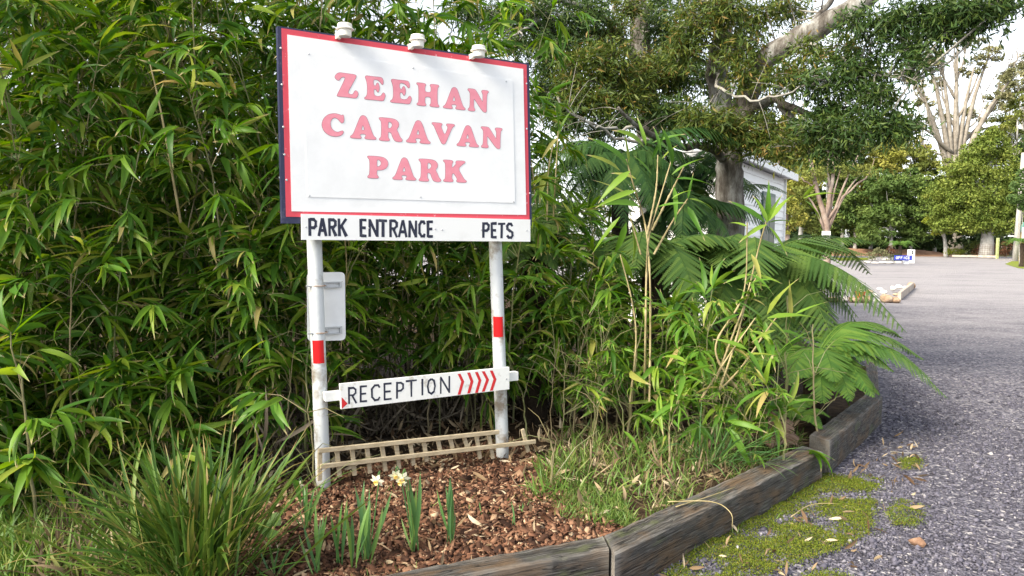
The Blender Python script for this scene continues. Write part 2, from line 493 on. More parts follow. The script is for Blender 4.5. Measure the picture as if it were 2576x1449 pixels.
M['road'] = t.done(t.bsdf(pc3, 0.9, 0.15, t.bump(vo.outputs['Distance'], 1.0, 0.02)))
M['soil'] = mottled('dark_bed_soil', [(0.3, (0.030, 0.020, 0.014)), (0.55, (0.075, 0.048, 0.030)), (0.75, (0.13, 0.09, 0.055))], 14, 8, 0.9, 0.1, 1.0, 0.03, 60)
M['ground'] = mottled('forest_floor', [(0.3, (0.05, 0.06, 0.025)), (0.6, (0.11, 0.11, 0.05)), (0.8, (0.17, 0.13, 0.08))], 0.8, 8, 0.95, 0.1, 1.0, 0.1, 6)

# ------------------------------------------------------------------ structure: ground, road, bed
# sleeper line, measured on top of the sleepers (z = 0.20)
SZ = 0.20
SL = [((830, 1462), (1180, 1462), (1516, 1347), (1532, 1380)),       # back-left, front-left, back-right, front-right
      ((1517, 1348), (1543, 1396), (2018, 1120), (2072, 1136)),
      ((2036, 1094), (2087, 1112), (2188, 983), (2221, 998)),
      ((2180, 962), (2212, 983), (2178, 905), (2206, 912))]
SLZ = [0.20, 0.20, 0.238, 0.20]
sleepers = []
for q, zz_ in zip(SL, SLZ):
    sleepers.append([onz(*c, zz_) for c in q])
for q in sleepers[1:]:
    dq = nrm(q[3] - q[1]) * 0.012
    q[0] = q[0] + dq; q[1] = q[1] + dq; q[2] = q[2] - dq; q[3] = q[3] - dq
# the first one runs on to the left of the frame
bl, fl, br, fr = sleepers[0]
d0 = nrm(fr - onz(1300, 1424, SZ)); d0[2] = 0
sleepers[0] = [br - d0 * 2.1, fr - d0 * 2.1, br, fr]
edge = [q * [1, 1, 0] + [0, 0, SZ] for q in (sleepers[0][0], sleepers[0][2], sleepers[1][2], sleepers[2][2], sleepers[3][2], np.array([4.4, 11.5, SZ]), np.array([5.2, 14.0, SZ]), np.array([8.6, 19.5, SZ]))]
edge = [np.array([-6.0, 1.9, SZ]), np.array([-3.0, 2.25, SZ])] + edge if False else [sleepers[0][0] - d0 * 6] + edge

def terrain():
    E = cat_rom(edge, 90)
    if True:   # straight segments
        segs = []
        for i in range(len(edge) - 1):
            n = max(4, int(np.linalg.norm(edge[i + 1] - edge[i]) * 6))
            tt = np.linspace(0, 1, n, endpoint=False)[:, None]
            segs.append(edge[i] * (1 - tt) + edge[i + 1] * tt)
        E = np.vstack(segs + [edge[-1][None]])
    nrow = len(E)
    far = np.stack([np.full(nrow, -14.0), np.linspace(1.0, 22.0, nrow), np.zeros(nrow)], 1)
    ncol = 70
    w = np.linspace(0, 1, ncol) ** 2.2
    P = E[:, None, :] * (1 - w[None, :, None]) + far[:, None, :] * w[None, :, None]
    P[..., 2] = bed_z(P[..., 0], P[..., 1])
    V = P.reshape(-1, 3)
    i, j = np.meshgrid(np.arange(nrow - 1), np.arange(ncol - 1), indexing='ij')
    a = (i * ncol + j).ravel()
    F = np.stack([a, a + 1, a + ncol + 1, a + ncol], 1)
    return mesh_np('bed_soil', V, F, M['soil'], True)

def bed_z(x, y):
    x, y = np.asarray(x, float), np.asarray(y, float)
    m = np.exp(-(((x + 0.15) / 1.0) ** 2 + ((y - 4.15) / 0.75) ** 2))
    return 0.125 + 0.03 * m + 0.03 * (vnoise(x * 2.1, y * 2.1, 3) - 0.5) + 0.012 * (vnoise(x * 9, y * 9, 5) - 0.5)

structure('bed_soil', terrain())
# ground to the horizon
n = 60
g = np.linspace(-1, 1, n)
g = np.sign(g) * np.abs(g) ** 3 * 900
gx, gy = np.meshgrid(g, g + 80, indexing='ij')
V = np.stack([gx.ravel(), gy.ravel(), np.full(n * n, -0.05)], 1)
i, j = np.meshgrid(np.arange(n - 1), np.arange(n - 1), indexing='ij')
a = (i * n + j).ravel()
structure('ground', mesh_np('ground', V, np.stack([a, a + n, a + n + 1, a + 1], 1), M['ground']))
# gravel road and yard
rx = np.concatenate([np.linspace(-12, 0, 10)[:-1], np.linspace(0, 5, 60)[:-1], np.linspace(5, 60, 40)])
ry = np.concatenate([np.linspace(-6, 2.5, 10)[:-1], np.linspace(2.5, 9, 70)[:-1], np.linspace(9, 86, 60)])
gx, gy = np.meshgrid(rx, ry, indexing='ij')
gz = (0.02 * (vnoise(gx * 1.3, gy * 1.3, 7) - 0.5) + 0.006 * (vnoise(gx * 6, gy * 6, 8) - 0.5)) * np.clip((8.5 - gy) / 3.0, 0, 1)
V = np.stack([gx.ravel(), gy.ravel(), gz.ravel()], 1)
nx, ny = len(rx), len(ry)
i, j = np.meshgrid(np.arange(nx - 1), np.arange(ny - 1), indexing='ij')
a = (i * ny + j).ravel()
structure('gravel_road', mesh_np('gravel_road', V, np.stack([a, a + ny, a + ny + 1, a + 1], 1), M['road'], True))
def road_z(x, y):
    return (0.02 * (vnoise(x * 1.3, y * 1.3, 7) - 0.5) + 0.006 * (vnoise(x * 6, y * 6, 8) - 0.5)) * np.clip((8.5 - y) / 3.0, 0, 1)

# ------------------------------------------------------------------ sleepers
def sleeper_mesh(q, seed, zt=SZ, zb=-0.06):
    rg = np.random.default_rng(seed)
    bl, fl, br, fr = q
    ns = 44
    L = np.linalg.norm(fr - fl)
    cs = [(0.0, 0.0), (0.0, 0.5), (0.0, 0.965), (0.05, 1.0), (0.28, 0.997), (0.5, 1.0), (0.75, 0.998), (0.95, 1.0), (1.0, 0.965), (1.0, 0.72), (1.0, 0.5), (1.0, 0.25), (1.0, 0.0)]
    ph = rg.uniform(0, 9, 4)
    V, gr = [], []
    for k in range(ns):
        s = k / (ns - 1)
        A, B = bl * (1 - s) + br * s, fl * (1 - s) + fr * s
        out = nrm((B - A) * [1, 1, 0])
        chip = 0.010 * max(0.0, math.sin(s * 37 + ph[0]) * math.sin(s * 23 + ph[1]) - 0.45)
        for c, (w, h) in enumerate(cs):
            p = A * (1 - w) + B * w
            z = zb + (zt - zb) * h
            wob = 0.0018 * rg.standard_normal() + 0.003 * math.sin(s * 9 + ph[2] + h * 3)
            if c in (7, 8): wob -= chip; z -= chip * 0.8
            p = np.array([p[0], p[1], z + 0.0015 * rg.standard_normal() * (h > 0.5)]) + out * wob
            V.append(p)
            gr.append((s * L * 1.0, w * 0.12 + seed, h * 0.22))
    m = len(cs)
    F = [(k * m + c, k * m + c + 1, (k + 1) * m + c + 1, (k + 1) * m + c) for k in range(ns - 1) for c in range(m - 1)]
    F += [tuple(range(m))[::-1], tuple((ns - 1) * m + c for c in range(m))]
    b = MB(); b.add(V, F)
    me = b.mesh('sleeper', M['sleeper'])
    at_ = me.attributes.new('grain', 'FLOAT_VECTOR', 'POINT')
    at_.data.foreach_set('vector', np.array(gr, np.float32).ravel())
    return me
sl_labels = ['dark weathered timber sleeper along the front of the mulch bed',
             'long mossy timber sleeper with a split near its end, below the dry grass',
             'timber sleeper raised above its neighbour, beside the gravel under the fern',
             'short timber sleeper mostly hidden under the bright fern fronds by the road']
for k, q in enumerate(sleepers):
    single('sleeper', sleeper_mesh(q, 40 + k, SLZ[k]), sl_labels[k], 'sleeper', 'timber sleepers edging the garden bed')

# ------------------------------------------------------------------ the park sign
ANG = R_(61.0)
SD = np.array([math.sin(ANG), math.cos(ANG), 0.0])          # along the sign, left to right
SN = np.array([SD[1], -SD[0], 0.0])                          # out of its face
UP = np.array([0, 0, 1.0])
POST0 = onz(815, 1203, 0.19)
def S(px, py, off):
    """pixel -> (u, v) on the vertical plane `off` in front of the post axes"""
    P0 = POST0 + SN * off
    q = ray(px, py)
    w = EYE + q * (np.dot(P0 - EYE, SN) / np.dot(q, SN))
    return np.array([np.dot(w - P0, SD), w[2]])
def W(u, v, off):
    return np.array([POST0[0], POST0[1], 0]) + SD * u + UP * v + SN * off
def plate_mesh(b, cs, o0, o1):
    """cs: TL TR BR BL in (u,v); slab from offset o0 (back) to o1 (front)"""
    TL, TR, BR, BL = cs
    b.hexa([W(*BL, o0), W(*BR, o0), W(*TR, o0), W(*TL, o0), W(*BL, o1), W(*BR, o1), W(*TR, o1), W(*TL, o1)])
    return b
def poly_slab(b, loops, o0, o1):
    """loops: list of (u,v) lists, first outer ccw, others holes"""
    pts = [p for l in loops for p in l]
    tris = tessellate_polygon([[Vector((p[0], p[1], 0)) for p in l] for l in loops])
    n0 = len(pts)
    V = [W(p[0], p[1], o1) for p in pts] + [W(p[0], p[1], o0) for p in pts]
    F = []
    for tr in tris:
        a, c, d = [np.array(pts[i]) for i in tr]
        ar = (c[0] - a[0]) * (d[1] - a[1]) - (c[1] - a[1]) * (d[0] - a[0])
        F.append(tuple(tr) if ar > 0 else tuple(tr)[::-1])
    o = 0
    for l in loops:
        m = len(l)
        for k in range(m):
            F.append((o + k, o + n0 + k, o + n0 + (k + 1) % m, o + (k + 1) % m))
        o += m
    b.add(V, F)
    return b

sgn = thing('park_sign', 'big white sign board with red and navy border and pink lettering on two white posts', 'sign', W(0.7, 0.19, 0))
OB = 0.115    # face of the main board
corners = [S(698, 65, OB), S(1331, 160, OB), S(1338, 567, OB), S(710, 562, OB)]
TLc, TRc, BRc, BLc = corners
def inset(cs, l, t_, r, b_):
    TL, TR, BR, BL = cs
    return [TL + [l, -t_], TR + [-r, -t_], BR + [-r, b_], BL + [l, b_]]
board = part(sgn, 'board', plate_mesh(MB(), corners, OB - 0.045, OB).mesh('board', M['navy']))
ins = inset(corners, 0.021, 0.010, 0.020, 0.037)
part(board, 'red_border', plate_mesh(MB(), ins, OB, OB + 0.003).mesh('red_border', M['red_border']))
ins2 = inset(ins, 0.030, 0.031, 0.027, 0.031)
part(board, 'white_field', plate_mesh(MB(), ins2, OB + 0.002, OB + 0.006).mesh('white_field', M['white']))
def z2(x, y):
    return ((1000 + x / 1.4491) / 1.49068, (y / 1.4491) / 1.49068)
OI = OB + 0.009
ip = [S(*z2(196, 275), OI), S(*z2(1337, 437), OI), S(*z2(1350, 1103), OI), S(*z2(222, 1070), OI)]
inner = part(board, 'lettering_panel', plate_mesh(MB(), ip, OB + 0.006, OI).mesh('lettering_panel', M['white_panel']))

# fat soft-serif capitals, one outline per letter, unit box
G = {}
G['Z'] = [[(.16, 1), (.5, .99), (.86, .985), (.93, .93), (.80, .68), (.58, .28), (.56, .19), (.64, .145), (.76, .15), (.80, .22), (.85, .32), (.93, .32), (1, .22), (.97, .1), (.89, 0), (.5, .015), (.1, .01), (.1, .06), (.27, .4), (.43, .74), (.44, .82), (.34, .83), (.26, .78), (.2, .68), (.13, .665), (.05, .72), (0, .82)]]
G['E'] = [[(.02, 1), (.4, .99), (.8, 1), (.88, .93), (.91, .82), (.89, .70), (.83, .70), (.75, .80), (.62, .87), (.48, .875), (.43, .82), (.43, .68), (.48, .6), (.55, .62), (.58, .72), (.64, .75), (.69, .68), (.72, .55), (.70, .43), (.65, .34), (.60, .38), (.56, .46), (.48, .475), (.44, .42), (.45, .26), (.50, .19), (.66, .17), (.80, .22), (.87, .34), (.93, .36), (1, .26), (.96, .12), (.89, 0), (.5, .01), (.03, 0), (0, .06), (.1, .13), (.145, .25), (.145, .6), (.11, .78)]]
G['H'] = [[(0, 1), (.36, 1), (.41, .93), (.36, .87), (.36, .62), (.63, .62), (.63, .87), (.58, .93), (.62, 1), (.96, 1), (.99, .93), (.91, .86), (.91, .14), (1, .07), (.97, 0), (.60, 0), (.57, .07), (.63, .13), (.63, .42), (.36, .42), (.36, .13), (.42, .07), (.38, 0), (.02, 0), (0, .07), (.09, .14), (.09, .86), (0, .93)]]
G['A'] = [[(.38, .93), (.46, 1), (.55, 1), (.64, .92), (.86, .24), (.92, .13), (1, .08), (.98, 0), (.58, 0), (.55, .06), (.61, .13), (.58, .21), (.40, .21), (.37, .13), (.43, .06), (.40, 0), (.03, 0), (0, .07), (.09, .14), (.16, .28)], [(.42, .37), (.55, .37), (.53, .50), (.485, .60), (.45, .50)]]
G['N'] = [[(0, 1), (.33, 1), (.42, .9), (.70, .46), (.72, .5), (.72, .82), (.65, .92), (.68, 1), (.97, 1), (1, .93), (.91, .84), (.90, .3), (.90, 0), (.76, 0), (.62, .14), (.34, .52), (.29, .56), (.28, .5), (.28, .17), (.35, .08), (.32, 0), (.03, 0), (0, .07), (.10, .16), (.11, .78), (.06, .88), (0, .93)]]
G['C'] = [[(.97, .98), (.90, .93), (.78, .97), (.58, 1), (.30, .93), (.09, .74), (0, .46), (.10, .2), (.32, .04), (.6, 0), (.85, .06), (.98, .19), (.96, .28), (.88, .27), (.74, .20), (.58, .22), (.42, .36), (.38, .58), (.46, .76), (.6, .82), (.74, .76), (.84, .64), (.92, .60), (1, .68), (1, .85)]]
G['R'] = [[(0, 1), (.5, 1), (.72, .96), (.84, .84), (.84, .68), (.74, .53), (.82, .40), (.90, .2), (1, .1), (.97, .02), (.82, 0), (.66, .03), (.58, .18), (.52, .36), (.44, .40), (.38, .38), (.38, .15), (.46, .07), (.42, 0), (.03, 0), (0, .07), (.10, .16), (.11, .82), (.02, .92)], [(.38, .55), (.48, .56), (.56, .66), (.56, .76), (.48, .84), (.39, .84)]]
G['V'] = [[(0, 1), (.42, 1), (.45, .93), (.39, .86), (.42, .74), (.56, .42), (.68, .74), (.69, .86), (.62, .93), (.65, 1), (.97, 1), (1, .93), (.91, .86), (.83, .7), (.6, .06), (.54, 0), (.46, 0), (.40, .06), (.14, .7), (.09, .84), (0, .93)]]
G['P'] = [[(0, 1), (.55, 1), (.82, .96), (.98, .82), (1, .64), (.9, .48), (.7, .39), (.48, .38), (.45, .34), (.45, .16), (.54, .07), (.5, 0), (.03, 0), (0, .07), (.11, .16), (.12, .82), (.02, .92)], [(.45, .53), (.56, .54), (.66, .64), (.66, .76), (.57, .85), (.46, .85)]]
G['K'] = [[(0, 1), (.36, 1), (.42, .93), (.36, .85), (.36, .62), (.54, .83), (.52, .92), (.56, 1), (.9, 1), (.94, .93), (.84, .86), (.62, .63), (.84, .24), (.91, .13), (1, .08), (.97, 0), (.58, 0), (.55, .07), (.60, .14), (.44, .42), (.36, .36), (.36, .14), (.43, .07), (.39, 0), (.02, 0), (0, .07), (.09, .14), (.09, .86), (0, .93)]]
def chaikin(p, it=2, k=0.22):
    p = np.asarray(p, float)
    for _ in range(it):
        q = np.roll(p, -1, 0)
        p = np.stack([p * (1 - k) + q * k, p * k + q * (1 - k)], 1).reshape(-1, 2)
    return p
def area2(p):
    q = np.roll(p, -1, 0)
    return float(np.sum(p[:, 0] * q[:, 1] - q[:, 0] * p[:, 1]))
def grow(p, d):
    a, c = np.roll(p, 1, 0), np.roll(p, -1, 0)
    tg = nrm(c - a)
    nn = np.stack([tg[:, 1], -tg[:, 0]], 1)
    return p + nn * d
words = [('ZEEHAN', [(369, 498, 398, 530), (530, 645, 416, 545), (671, 788, 435, 562), (815, 938, 455, 578), (958, 1080, 475, 593), (1093, 1206, 487, 607)]),
         ('CARAVAN', [(298, 420, 615, 742), (453, 595, 628, 755), (610, 738, 643, 768), (757, 890, 655, 778), (898, 1022, 670, 783), (1032, 1153, 682, 797), (1165, 1280, 692, 806)]),
         ('PARK', [(547, 660, 850, 970), (683, 812, 857, 978), (826, 948, 866, 987), (960, 1087, 872, 990)])]
for wd, boxes in words:
    for ch, (x0, x1, y0, y1) in zip(wd, boxes):
        xm, ym = (x0 + x1) / 2, (y0 + y1) / 2
        u0, u1 = S(*z2(x0, ym), OI)[0], S(*z2(x1, ym), OI)[0]
        v1, v0 = S(*z2(xm, y0), OI)[1], S(*z2(xm, y1), OI)[1]
        L, L2 = [], []
        for li, lp in enumerate(G[ch]):
            p = chaikin(np.array(lp)) * [u1 - u0, v1 - v0] + [u0, v0]
            if (area2(p) > 0) != (li == 0):
                p = p[::-1]
            L.append(p); L2.append(grow(p, 0.0016))
        b = poly_slab(MB(), [[tuple(q) for q in l] for l in L2], OI, OI + 0.001)
        ol = part(board, 'letter', b.mesh('letter', M['pink_edge']))
        b = poly_slab(MB(), [[tuple(q) for q in l] for l in L], OI + 0.0005, OI + 0.0018)
        me = b.mesh('letter', M['pink'])
        # one object per letter: the outline slab and the face in one mesh
        ol.data.materials.append(M['pink'])
        k0 = len(ol.data.vertices)
        V = [tuple(v.co) for v in ol.data.vertices] + [tuple(v.co) for v in me.vertices]
        F = [tuple(p.vertices) for p in ol.data.polygons]
        nf = len(F)
        F += [tuple(i + k0 for i in p.vertices) for p in me.polygons]
        m2 = bpy.data.meshes.new('letter')
        m2.from_pydata(V, [], F)
        m2.materials.append(M['pink_edge']); m2.materials.append(M['pink'])
        m2.polygons.foreach_set('material_index', [0] * nf + [1] * (len(F) - nf))
        m2.update()
        ol.data = m2
def screw(parent, uv, off, r=0.006, mat='galv'):
    b = MB()
    b.lathe(W(uv[0], uv[1], off), [(r, 0), (r, 0.0015), (r * 0.6, 0.0035)], 10, SN, SD)
    part(parent, 'screw', b.mesh('screw', M[mat]))
for x, y in [(228, 293), (795, 369), (1302, 443), (232, 1063), (836, 1071), (1341, 1095)]:
    screw(board, S(*z2(x, y), OI), OI, 0.0055)
for x, y in [(76, 262), (82, 460), (90, 690), (108, 978), (96, 840), (1411, 455), (1428, 1050), (1412, 700)]:
    screw(board, S(*z2(x, y), OB), OB + 0.003, 0.006)

# posts
pr = 0.043
def lean_post(u0, v0, u1, v1):
    return [W(u0 * (1 - s) + u1 * s, v0 * (1 - s) + v1 * s, 0) for s in np.linspace(0, 1, 12)]
uL0, uL1 = S(815, 1203, 0)[0], S(793, 612, 0)[0]
uR0, uR1 = S(1267, 1090, 0)[0], S(1250, 640, 0)[0]
vL = S(793, 612, 0)[1]
def post(u0, v0, ua, va):
    sl = (ua - u0) / (va - v0)
    b = MB().tube(lean_post(u0, 0.0, u0 + sl * (2.3), 2.3), pr, 24)
    return part(sgn, 'post', b.mesh('post', M['pipe'], True))
postL = post(uL0, 0.19, uL1, vL)
postR = post(uR0, 0.19, uR1, S(1250, 640, 0)[1])
# red reflector strips wrapped on the posts
def reflector(parent, xa, xb, ya, yb, u_axis):
    vt, vb = S((xa + xb) / 2, ya, pr)[1], S((xa + xb) / 2, yb, pr)[1]
    ua, ub = S(xa, (ya + yb) / 2, pr * 0.95)[0], S(xb, (ya + yb) / 2, pr * 0.95)[0]
    # the facing arc of the pipe
    r = pr + 0.003
    fi = nrm(EYE - W(u_axis, 1.0, 0)); fi[2] = 0; fi = nrm(fi)
    si = np.cross(UP, fi)
    half = math.radians(44)
    V, F = [], []
    n = 8
    sl = 0.03
    for k in range(n + 1):
        w = -half + 2 * half * k / n
        for v in (vb, vt):
            c = W(u_axis - sl * (v - (vb + vt) / 2), 0, 0); c[2] = v
            V.append(c + r * (math.cos(w) * fi + math.sin(w) * si))
    F = [(2 * k, 2 * k + 2, 2 * k + 3, 2 * k + 1) for k in range(n)]
    part(parent, 'reflector', MB().add(V, F).mesh('reflector', M['red']))
def u_at(px, py):
    return S(px, py, 0)[0]
def axis_u(u0, v0, ua, va, v):
    return u0 + (ua - u0) / (va - v0) * (v - v0)
reflector(postL, 796, 822, 856, 914, uL0 + (uL1 - uL0) / (vL - 0.19) * S(806, 885, pr)[1])
reflector(postR, 1245, 1267, 797, 848, uR0 + (uR1 - uR0) / (S(1250, 640, 0)[1] - 0.19) * S(1256, 822, pr)[1])

# entrance plate
OP = OB + 0.022
pl = thing('entrance_plate', 'narrow white plate reading PARK ENTRANCE and PETS under the big sign', 'sign', W(0.6, 1.55, OP))
pc_ = [S(*z2(190, 1162), OP), S(*z2(1433, 1193), OP), S(*z2(1433, 1313), OP), S(*z2(192, 1303), OP)]
part(pl, 'panel', plate_mesh(MB(), pc_, OP - 0.018, OP).mesh('panel', M['plate']))

FONT = {  # strokes in a unit box
 'P': [[(0.12, 0), (0.12, 1)], [(0.12, .93), (.62, .93), (.86, .82), (.86, .58), (.62, .46), (.12, .46)]],
 'A': [[(0.06, 0), (.5, 1)], [(.5, 1), (.94, 0)], [(.24, .32), (.76, .32)]],
 'R': [[(0.12, 0), (0.12, 1)], [(0.12, .93), (.62, .93), (.86, .82), (.86, .62), (.62, .50), (.12, .50)], [(.45, .5), (.92, 0)]],
 'K': [[(.12, 0), (.12, 1)], [(.9, 1), (.16, .42)], [(.38, .58), (.94, 0)]],
 'E': [[(.14, 0), (.14, 1)], [(.14, .94), (.9, .94)], [(.14, .5), (.8, .5)], [(.14, .06), (.9, .06)]],
 'N': [[(.1, 0), (.1, 1)], [(.1, .96), (.9, .04)], [(.9, 0), (.9, 1)]],
 'T': [[(.02, .94), (.98, .94)], [(.5, 0), (.5, .94)]],
 'C': [[(.92, .78), (.76, .94), (.4, .94), (.12, .74), (.12, .26), (.4, .06), (.76, .06), (.92, .22)]],
 'S': [[(.88, .8), (.68, .94), (.32, .94), (.12, .78), (.14, .62), (.5, .5), (.86, .38), (.88, .2), (.68, .06), (.32, .06), (.1, .2)]],
 'I': [[(.5, 0), (.5, 1)]],
 'O': [[(.5, .95), (.2, .84), (.08, .5), (.2, .16), (.5, .05), (.8, .16), (.92, .5), (.8, .84), (.5, .95)]],
 'F': [[(.14, 0), (.14, 1)], [(.14, .94), (.9, .94)], [(.14, .5), (.8, .5)]],
}
def stroke_letter(parent, ch, uv0, uv1, wid, off, mat, seed=0, place=W, name='letter'):
    """flat brush strokes; uv0 lower-left, uv1 upper-right (baseline slope taken from caller)"""
    rg = np.random.default_rng(seed)
    b = MB()
    z = off
    for st in FONT[ch]:
        p = np.array(st) * [uv1[0] - uv0[0], uv1[1] - uv0[1]] + [uv0[0], uv0[1]]
        for k in range(len(p) - 1):
            a, c = p[k], p[k + 1]
            d = nrm(c - a)
            a2, c2 = a - d * wid * 0.35 * (k > 0), c + d * wid * 0.35 * (k < len(p) - 2)
            nn = np.array([-d[1], d[0]]) * wid / 2
            j = lambda: 1 + 0.14 * rg.standard_normal()
            q = [a2 - nn * j(), c2 - nn * j(), c2 + nn * j(), a2 + nn * j()]
            z += 0.00012
            b.add([place(x[0], x[1], z) for x in q], [(0, 1, 2, 3)])
    return part(parent, name, b.mesh(name, mat))
ent = [('P', 229, 272, 1186, 1282), ('A', 279, 326, 1186, 1283), ('R', 335, 379, 1187, 1283), ('K', 388, 437, 1188, 1284),
       ('E', 507, 546, 1190, 1287), ('N', 555, 605, 1191, 1287), ('T', 609, 655, 1192, 1288), ('R', 667, 712, 1194, 1289), ('A', 716, 762, 1196, 1289), ('N', 772, 815, 1198, 1290), ('C', 826, 862, 1199, 1290), ('E', 871, 907, 1200, 1290),
       ('P', 1173, 1210, 1208, 1292), ('E', 1219, 1253, 1209, 1294), ('T', 1256, 1297, 1210, 1295), ('S', 1302, 1340, 1212, 1296)]
for k, (ch, x0, x1, y0, y1) in enumerate(ent):
    xm, ym = (x0 + x1) / 2, (y0 + y1) / 2
    u0, u1 = S(*z2(x0, ym), OP)[0], S(*z2(x1, ym), OP)[0]
    v1, v0 = S(*z2(xm, y0), OP)[1], S(*z2(xm, y1), OP)[1]
    stroke_letter(pl, ch, (u0, v0), (u1, v1), 0.0165, OP + 0.0006, M['navy_letter'], k)
for x, y in [(213, 1233), (553, 1240), (916, 1244), (953, 1248), (1166, 1250), (1412, 1253)]:
    screw(pl, S(*z2(x, y), OP), OP, 0.0055)

# reception board on its crossbar
def z5(x, y):
    return ((1100 + x / 1.8111) / 1.49068, (1000 + y / 1.8111) / 1.49068)
OR = pr + 0.07
rc = thing('reception_sign', 'white RECEPTION board with five red arrows on a crossbar between the posts', 'sign', W(0.7, 0.7, OR))
rcs = [S(*z5(316, 797), OR), S(*z5(1467, 682), OR), S(*z5(1467, 832), OR), S(*z5(325, 968), OR)]
part(rc, 'panel', plate_mesh(MB(), rcs, OR - 0.02, OR).mesh('panel', M['worn_white']))
OC = pr + 0.048
cb = [S(*z5(212, 858), OC), S(*z5(1528, 714), OC), S(*z5(1528, 772), OC), S(*z5(220, 918), OC)]
part(rc, 'crossbar', plate_mesh(MB(), cb, pr + 0.002, OC).mesh('crossbar', M['worn_white']))
rec = [('R', 370, 432, 815, 930), ('E', 450, 505, 806, 920), ('C', 525, 592, 799, 912), ('E', 610, 673, 788, 906), ('P', 698, 752, 780, 894), ('T', 762, 840, 768, 884), ('I', 868, 885, 762, 874), ('O', 908, 966, 756, 868), ('N', 993, 1066, 745, 860)]
for k, (ch, x0, x1, y0, y1) in enumerate(rec):
    xm, ym = (x0 + x1) / 2, (y0 + y1) / 2
    u0, u1 = S(*z5(x0, ym), OR)[0], S(*z5(x1, ym), OR)[0]
    v1, v0 = S(*z5(xm, y0), OR)[1], S(*z5(xm, y1), OR)[1]
    stroke_letter(rc, ch, (u0, v0), (u1, v1), 0.0115, OR + 0.0006, M['navy_letter'], 50 + k)
for x0, x1, yt, ym, yb in [(1115, 1160, 728, 780, 870), (1180, 1223, 720, 780, 862), (1233, 1277, 716, 773, 858), (1279, 1329, 711, 768, 850), (1334, 1379, 706, 765, 843)]:
    w_ = 20
    lp = [S(*z5(a, c), OR) for a, c in ((x0, yt), (x0 + w_, yt - 1), (x1, ym), (x0 + w_, yb - 2), (x0, yb), (x1 - w_, ym))]
    b = MB()
    b.add([W(*q, OR + 0.0008) for q in lp], [(5, 2, 1, 0), (4, 3, 2, 5)])
    part(rc, 'arrow', b.mesh('arrow', M['red_brush']))
b = MB().add([W(*S(*z5(a, c), OR), OR + 0.0008) for a, c in ((328, 886), (329, 966), (368, 930))], [(0, 1, 2)])
part(rc, 'arrow', b.mesh('arrow', M['red_brush']))
screw(rc, S(*z5(1446, 762), OR), OR, 0.006)

# small sign strapped behind the left post, its back to us
ss = thing('strapped_sign', 'plain white back of a small rounded sign strapped to the left post', 'sign', W(0.05, 1.15, -pr))
OS = -pr - 0.025
def rounded(cs, r, n=5):
    out = []
    cs = [np.array(c) for c in cs]
    for k in range(4):
        a, c, d = cs[k - 1], cs[k], cs[(k + 1) % 4]
        p0, p1 = c + nrm(a - c) * r, c + nrm(d - c) * r
        for s in np.linspace(0, 1, n):
            out.append((1 - s) ** 2 * p0 + 2 * s * (1 - s) * c + s * s * p1)
    return out
cs = [S(*z5(92, 40), OS), S(*z5(350, 36), OS), S(*z5(356, 500), OS), S(*z5(95, 506), OS)][::-1]
part(ss, 'panel', poly_slab(MB(), [[tuple(q) for q in rounded(cs, 0.03)]], OS - 0.003, OS).mesh('panel', M['white']))
for (xa, xb, ya, yb) in ((204, 328, 104, 142), (215, 332, 412, 456)):
    a, c = S(*z5(xa, ya), OS + 0.02), S(*z5(xb, yb), OS + 0.02)
    b = MB()
    plate_mesh(b, [np.array([a[0], a[1]]), np.array([c[0], a[1]]), np.array([c[0], a[1] - 0.006]), np.array([a[0], a[1] - 0.006])], OS, OS + 0.022)
    plate_mesh(b, [np.array([a[0], c[1] + 0.006]), np.array([c[0], c[1] + 0.006]), np.array([c[0], c[1]]), np.array([a[0], c[1]])], OS, OS + 0.022)
    plate_mesh(b, [np.array([a[0], a[1] - .006]), np.array([a[0] + 0.02, a[1] - .006]), np.array([a[0] + 0.02, c[1] + .006]), np.array([a[0], c[1] + .006])], OS, OS + 0.021)
    plate_mesh(b, [np.array([c[0] - .012, a[1] - .006]), np.array([c[0], a[1] - .006]), np.array([c[0], c[1] + .006]), np.array([c[0] - .012, c[1] + .006])], OS, OS + 0.021)
    part(ss, 'bracket', b.mesh('bracket', M['galv']))
    vm = (a[1] + c[1]) / 2
    um = u_at(*z5(165 + (vm < 1.1) * 12, (ya + yb) / 2))
    ring = [W(um, vm, 0) + (pr + 0.003) * (math.cos(w) * SD + math.sin(w) * SN) for w in np.linspace(0, 2 * PI, 25)]
    part(ss, 'strap', MB().tube(ring, 0.004, 6, False).mesh('strap', M['rust']))
    bolt = [W(um - pr - 0.03, vm, pr * 0.6), W(um - pr + 0.02, vm, pr * 0.6)]
    part(ss, 'bolt', MB().tube(bolt, 0.005, 8).mesh('bolt', M['galv']))

